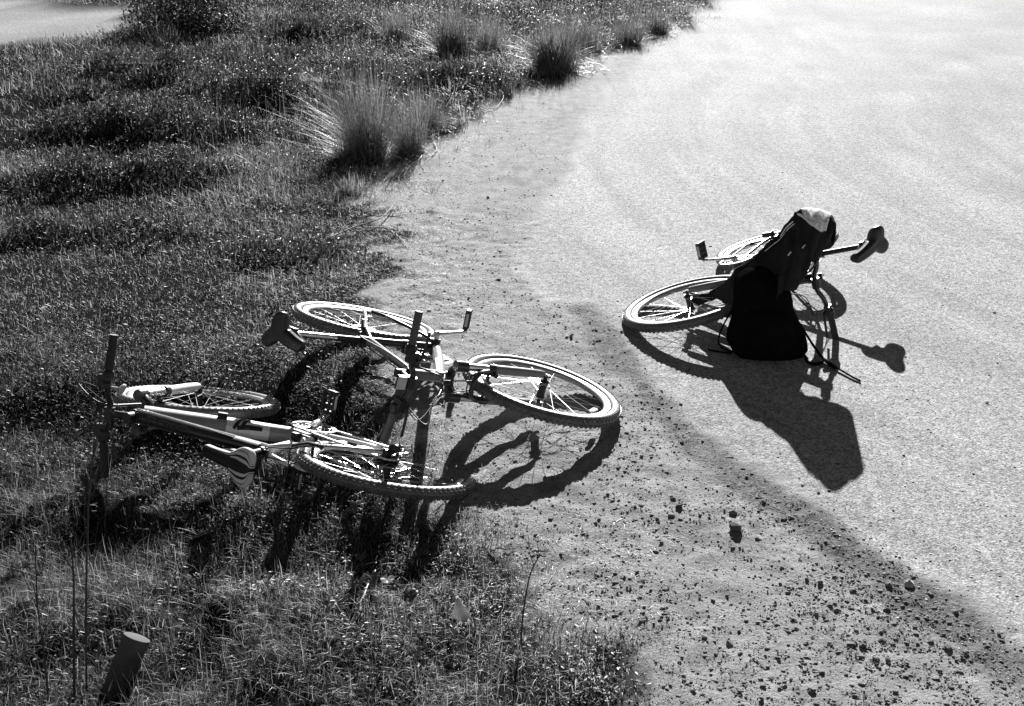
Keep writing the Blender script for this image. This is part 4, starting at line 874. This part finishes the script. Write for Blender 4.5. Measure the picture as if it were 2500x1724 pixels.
def tussock(px, py, h_, spread, n, label, leanx=0., wd=.0022, tone=(0, 1), mt=None, name='rush_tussock', grp='rush tussocks along the road edge'):
    n = int(n*.62); wd = wd*1.55; c = gz(px, py)[:2]; z = gh(*c); root = empty(name, (c[0], c[1], z), label, 'tussock', grp); r = np.sqrt(rng.random(n))*spread*.22; a = rng.uniform(0, 6.28, n)
    nb_ = 6; bo = rng.normal(0, spread*.13, (nb_, 2))*[1, .6]; bs = rng.uniform(.6, 1.1, nb_); qi = rng.integers(0, nb_, n)
    P3 = np.column_stack([c[0]+r*.7*np.cos(a)+bo[qi, 0], c[1]+r*.6*np.sin(a)+bo[qi, 1], np.full(n, z-.01)]); L = h_*rng.uniform(.40, 1.15, n)*bs[qi]*1.05
    az = a+rng.normal(0, .7, n); lean = np.clip(np.abs(rng.normal(.0, .45, n))+r/spread*.5, 0, 1.3); 
    sx = np.sin(lean)*np.cos(az)+leanx; sy = np.sin(lean)*np.sin(az); az = np.arctan2(sy, sx); lean = np.arcsin(np.clip(np.hypot(sx, sy), 0, .97))
    V, T, tn = blades(P3, L, np.full(n, wd)*rng.uniform(.7, 1.3, n), az, lean, rng.normal(.25, .6, n), rng.uniform(*tone, n)**1.2, seg=4, tipw=.3)
    tuft = fastmesh('blade_tuft', V, T, mt or M['rush'], dict(tone=tn)); tuft['kind'] = 'stuff'; toparent(tuft, root)
    m_ = n//5; r = rng.random(m_)*spread*.75; a = rng.uniform(0, 6.28, m_); PX = np.stack([c[0]+r*np.cos(a), c[1]+r*np.sin(a)*.8], 1)
    V, T, tn = blades(np.column_stack([PX, height(PX)+.005]), h_*rng.uniform(.12, .55, m_), np.full(m_, wd*1.1), rng.uniform(0, 6.28, m_), rng.uniform(.6, 1.5, m_), rng.normal(.3, .9, m_), rng.random(m_), seg=4)
    dead = fastmesh('dead_blades', V, T, M['straw'], dict(tone=tn)); dead['kind'] = 'stuff'; toparent(dead, root); return root
tussock(930, 375, .72, .62, 3000, 'tallest rush tussock, dark at its foot, leaning left beside the road edge', leanx=-.12)
tussock(1040, 312, .36, .45, 1300, 'smaller rush tussock just right of the tallest one', leanx=.02)
tussock(862, 470, .17, .30, 260, 'small pale grass tuft in the shadow of the tallest tussock', wd=.003, tone=(.6, 1), mt=M['straw'])
tussock(845, 385, .24, .40, 500, 'loose tuft left of the foot of the tallest tussock', leanx=-.1)
tussock(1100, 128, .55, .8, 1500, 'far tussock at the top edge left of the pair', wd=.0034)
tussock(1190, 118, .5, .6, 900, 'thin pale tussock between the far tussocks', wd=.003, tone=(.4, 1))
tussock(1345, 172, .62, .8, 2400, 'wide rush tussock casting ray-like shadows on the road', wd=.0046)
tussock(1430, 120, .5, .6, 1100, 'tussock right behind the one with ray-like shadows', wd=.0034)
tussock(1530, 108, .42, .5, 800, 'small tussock near the top at the road edge', wd=.0034)
tussock(1610, 82, .40, .5, 700, 'last tussock at the top where the bank meets the road', wd=.0036)
tussock(960, 95, .45, .7, 800, 'faint tussock at the top edge left of the others', wd=.0034, tone=(.3, 1))
tussock(400, 108, .35, .6, 200, 'spiky pale tuft in front of the dark far shrub', wd=.006, tone=(.5, 1))
# dark shrub at the top left
c = gz(430, 92)[:2]; sr = empty('shrub', (c[0], c[1], 0), 'dark dense shrub at the top left edge beyond the weeds', 'shrub'); n = 9000
u = rng.normal(size=(n, 3)); u /= np.linalg.norm(u, axis=1)[:, None]; rr = rng.random(n)**.45*(.75+.5*fbm(u[:, 0]*3+5, u[:, 2]*3+u[:, 1]*2, 2))
P3 = np.column_stack([c[0]+u[:, 0]*rr*.80, c[1]+.55+u[:, 1]*rr*.5, np.abs(u[:, 2]*rr)*.75]); P3[:, 2] += gh(*c)
V, T, tn = leaves(P3, rng.uniform(.03, .07, n), rng.uniform(0, 6.28, n), rng.uniform(-.5, 1.2, n), rng.random(n), .4); toparent(fastmesh('foliage', V, T, M['shrub'], dict(tone=tn)), sr)
st_ = MB()
for k in range(14):
    a = rng.uniform(0, 6.28); b_ = np.array([c[0]+.15*math.cos(a), c[1]+.5+.15*math.sin(a), 0]); e = b_+np.array([.5*math.cos(a), .35*math.sin(a), .55]); st_.tube([b_, (b_+e)/2+[0, 0, .06], e], [.012, .008, .004], 6)
toparent(st_.build('stem', M['wood']), sr)

# ------------------------------------------------------------------ stalks, post, leaves, paper, twigs
def stalk(base, pts, r0, label, branches=0, bl=.2, name='dry_stalk', mt=None, seed=0, bspan=(.3, 1)):
    r0 = r0*1.5; mt = M['stalkd']; r_ = np.random.default_rng(seed); root = empty(name, tuple(base), label, 'stalk'); P = bez(pts, 8); s = MB(); s.tube(P, list(np.linspace(r0, r0*.5, len(P))), 7); o = s.build('stem', mt or M['wood']); toparent(o, root)
    for k in range(branches):
        i = int(len(P)*r_.uniform(*bspan)*.98); p0 = P[i]; a = r_.uniform(0, 6.28); l = bl*r_.uniform(.5, 1.2)
        d_ = np.array([math.cos(a)*.45, math.sin(a)*.25, .85]); s = MB(); e = p0+d_*l; q = p0+d_*l*.5+r_.normal(0, .012, 3); s.tube(bez([p0, q, e], 4), list(np.linspace(r0*.45, r0*.18, 9)), 5)
        for m_ in range(3):
            f = r_.uniform(.3, .9); b0_ = p0+(e-p0)*f; s.tube([b0_, b0_+np.array([r_.normal(0, .4), r_.normal(0, .2), .8])*l*.35], [r0*.25, r0*.1], 4)
        toparent(s.build('branch', mt or M['wood']), root)
    return root
zb = -.09
def up3(px, py, Y): return aty(px, py, Y)
Yn = 2.62
stalk(gz(212, 1760, zb), [gz(212, 1760, zb), up3(210, 1500, 2.66), up3(214, 1300, 2.70), up3(222, 1150, 2.72), up3(250, 1000, 2.78)], .0022, 'tall dark stalk, rightmost of three in the lower left corner', 9, .16, seed=3, bspan=(.45, .95))
stalk(gz(182, 1760, zb), [gz(182, 1760, zb), up3(180, 1560, 2.62), up3(180, 1420, 2.64), up3(172, 1310, 2.66)], .0028, 'forked stalk, middle one of three in the lower left corner', 4, .12, seed=5, bspan=(.55, .95))
stalk(gz(122, 1760, zb), [gz(122, 1760, zb), up3(108, 1600, 2.62), up3(92, 1480, 2.64), up3(86, 1330, 2.66)], .0020, 'thin bent stalk, leftmost of three in the lower left corner', 3, .1, seed=6)
stalk(gz(255, 1330, zb), [gz(255, 1330, zb), aty(262, 1180, 3.72), aty(285, 1000, 3.76), aty(300, 800, 3.80)], .0011, 'wispy dry stalk standing in front of the near bike handlebar', 14, .16, seed=8, bspan=(.15, .9))
stalk(gz(1275, 1720, zb*.3), [gz(1275, 1720, 0), aty(1272, 1560, 3.05), aty(1290, 1420, 3.08), aty(1318, 1352, 3.12)], .0022, 'straight dry grass stem rising at the bottom right of the grass', 3, .08, seed=9)
stalk(gz(1690, 1720), [gz(1690, 1720), aty(1672, 1600, 3.25), aty(1650, 1520, 3.26), aty(1622, 1480, 3.28)], .0010, 'left one of two thin bents over the lower dirt', 0, seed=2)
stalk(gz(1706, 1700), [gz(1706, 1700), aty(1703, 1610, 3.3), aty(1698, 1560, 3.3)], .0009, 'right one of two thin bents over the lower dirt', 0, seed=2)
# grey tube in the corner
bp_ = gz(235, 1800, -.1); tp = aty(336, 1552, 2.93); ax = nrm(tp-bp_); hgt = np.linalg.norm(tp-bp_)
pr_ = empty('marker_post', tuple(bp_), 'leaning grey plastic tube with a rounded cap in the lower left corner', 'post'); s = MB(); s.tube([bp_, tp-ax*.028], .0375, 32); toparent(s.build('shaft', M['tubeg']), pr_)
s = MB(); s.lathe(tp-ax*.028, ax, [(.0375, -.002), (.0395, .0), (.0395, .020), (.038, .0235), (.030, .0255), (.014, .0262), (0, .0264)], 32); toparent(s.build('cap', M['tubeg']), pr_)
def round_plant(pts, label, seed):
    r_ = np.random.default_rng(seed); root = None
    for px, py, rad in pts:
        g = gs(px, py); 
        if root is None: root = empty('round_leaved_plant', (g[0], g[1], -.09), label, 'plant', 'round-leaved plants in the near grass')
        z = gh(g[0], g[1])+.055+r_.uniform(0, .03); c_ = np.array([g[0], g[1], z]); s = MB(); tl = nrm([r_.normal(0, .3), -.35+r_.normal(0, .2), 1.]); a = nrm(np.cross(tl, XV)); b_ = np.cross(tl, a); n = 18; V = [c_-tl*.003]
        for ring in (.5, 1.):
            for j in range(n):
                t = 2*math.pi*j/n; wv = 1+.06*math.sin(5*t+seed); cut = .35 if (ring == 1. and j == 0) else 1; V.append(c_+(a*math.cos(t)+b_*math.sin(t))*rad*ring*wv*cut+tl*.002*math.sin(5*t)*ring)
        F = [[0, 1+j, 1+(j+1) % n] for j in range(n)]+[[1+j, 1+n+j, 1+n+(j+1) % n, 1+(j+1) % n] for j in range(n)]; s.add(V, F)
        o = s.build('leaf', M['round']); at = o.data.attributes.new('tone', 'FLOAT', 'POINT'); at.data.foreach_set('value', np.full(len(V), r_.random(), np.float32)); toparent(o, root)
        s = MB(); s.tube([c_, [g[0]+.01, g[1]+.01, gh(g[0], g[1])]], .0012, 5); toparent(s.build('leaf_stalk', M['wood']), root)
round_plant([(848, 1408, .016), (828, 1420, .013), (882, 1402, .018), (905, 1452, .024), (930, 1442, .020), (948, 1462, .022), (878, 1478, .018), (862, 1440, .014)], 'cluster of round leaves left of the broken stick in the near grass', 1)
round_plant([(1000, 1497, .024), (968, 1470, .016), (1020, 1480, .015)], 'round leaves just left of the white paper scrap', 2)
round_plant([(620, 1622, .024), (590, 1640, .02)], 'round leaves at the bottom edge in the near grass', 3)
g = gs(1124, 1552)+[0, 0, .0]; pa = MB(); rp = np.random.default_rng(4); n = 9; V = []
for i in range(n):
    for j in range(n):
        u_, v_ = i/(n-1)-.5, j/(n-1)-.5; tri = 1-.75*(i/(n-1))
        V.append(g+np.array([(v_*tri-.18*u_*2*.5)*.062, .012*math.sin(v_*6+u_*4)+.02*u_, .060+(u_+.5)*.070+.004*math.sin(u_*9+v_*5)]))
pa.add(V, [[i*n+j, i*n+j+1, (i+1)*n+j+1, (i+1)*n+j] for i in range(n-1) for j in range(n-1)]); o = pa.build('paper_scrap', M['flower']); tag(o, 'crumpled white paper scrap standing in the near grass', 'paper')
o.modifiers.new('s', 'SOLIDIFY').thickness = .001
def twig(pts, r0, label, mt='wood', name='twig'):
    P = [gs(px, py) for px, py, h_ in pts]; P = [np.array([p[0], p[1], gh(p[0], p[1])+q[2]+r0]) for p, q in zip(P, pts)]
    s = MB(); B_ = bez(P, 5); s.tube([b_+rng.normal(0, .002, 3) for b_ in B_], list(np.linspace(r0, r0*.6, len(B_))), 6); o = s.build(name, M[mt]); tag(o, label, 'twig'); return o
M['palewood'] = mat('bleached_wood', .5, .8, var=.3, vscale=40)
twig([(880, 1480, .01), (900, 1450, .03), (918, 1420, .05)], .0028, 'pale broken stick poking up among the round leaves', 'palewood')
twig([(1190, 1352, .003), (1220, 1346, .006), (1258, 1342, .004)], .004, 'dark thick stick on the grass tongue, left of two')
twig([(1298, 1352, .003), (1334, 1349, .004)], .004, 'dark thick stick on the grass tongue, right of two')
twig([(785, 600, .02), (860, 570, .03), (930, 545, .03), (965, 505, .02)], .006, 'long bent branch lying in the turf below the tall tussock')
twig([(860, 545, .02), (910, 540, .03), (985, 540, .02)], .004, 'straight dark twig just above the long bent branch')
twig([(1000, 330, .02), (1012, 342, .01), (1028, 352, .005)], .004, 'short pale twig at the right foot of the tallest tussock', 'palewood')
twig([(1060, 352, .01), (1066, 370, .01), (1052, 384, .005)], .005, 'forked white twig on the dirt right of the tallest tussock', 'palewood')
twig([(1005, 404, .005), (1025, 396, .015), (1030, 384, .01)], .006, 'knobbly white twig at the dirt edge below the smaller tussock', 'palewood')
twig([(1176, 276, .005), (1195, 270, .012), (1216, 264, .006)], .007, 'white stick on the dirt below the ray-casting tussock', 'palewood')
twig([(1212, 266, .01), (1226, 252, .02), (1230, 240, .02)], .004, 'upright white twig end beside the white stick', 'palewood')
twig([(1184, 139, .03), (1212, 133, .04)], .008, 'white stick in the grass between the far tussocks', 'palewood')
twig([(1290, 202, .02), (1310, 210, .03), (1328, 220, .01)], .010, 'dark branch stub at the foot of the ray-casting tussock')
twig([(950, 565, .01), (975, 585, .01), (988, 598, .01)], .004, 'thin pale twig right of the long bent branch', 'palewood')
twig([(552, 412, .0), (553, 430, .07), (562, 442, .05)], .004, 'white forked stem standing in the open turf', 'palewood')
twig([(998, 485, .01), (1010, 483, .01)], .004, 'white chip on the dirt below the tussocks', 'palewood')
twig([(520, 1010, 0), (1400, 1380, 0)][:0] or [(1340, 1432, .01), (1362, 1405, .03)], .0025, 'short pale stem at the right end of the near grass', 'palewood')
twig([(1423, 1570, .01), (1436, 1530, .04)], .0022, 'pale stem leaning at the lower grass edge', 'palewood')
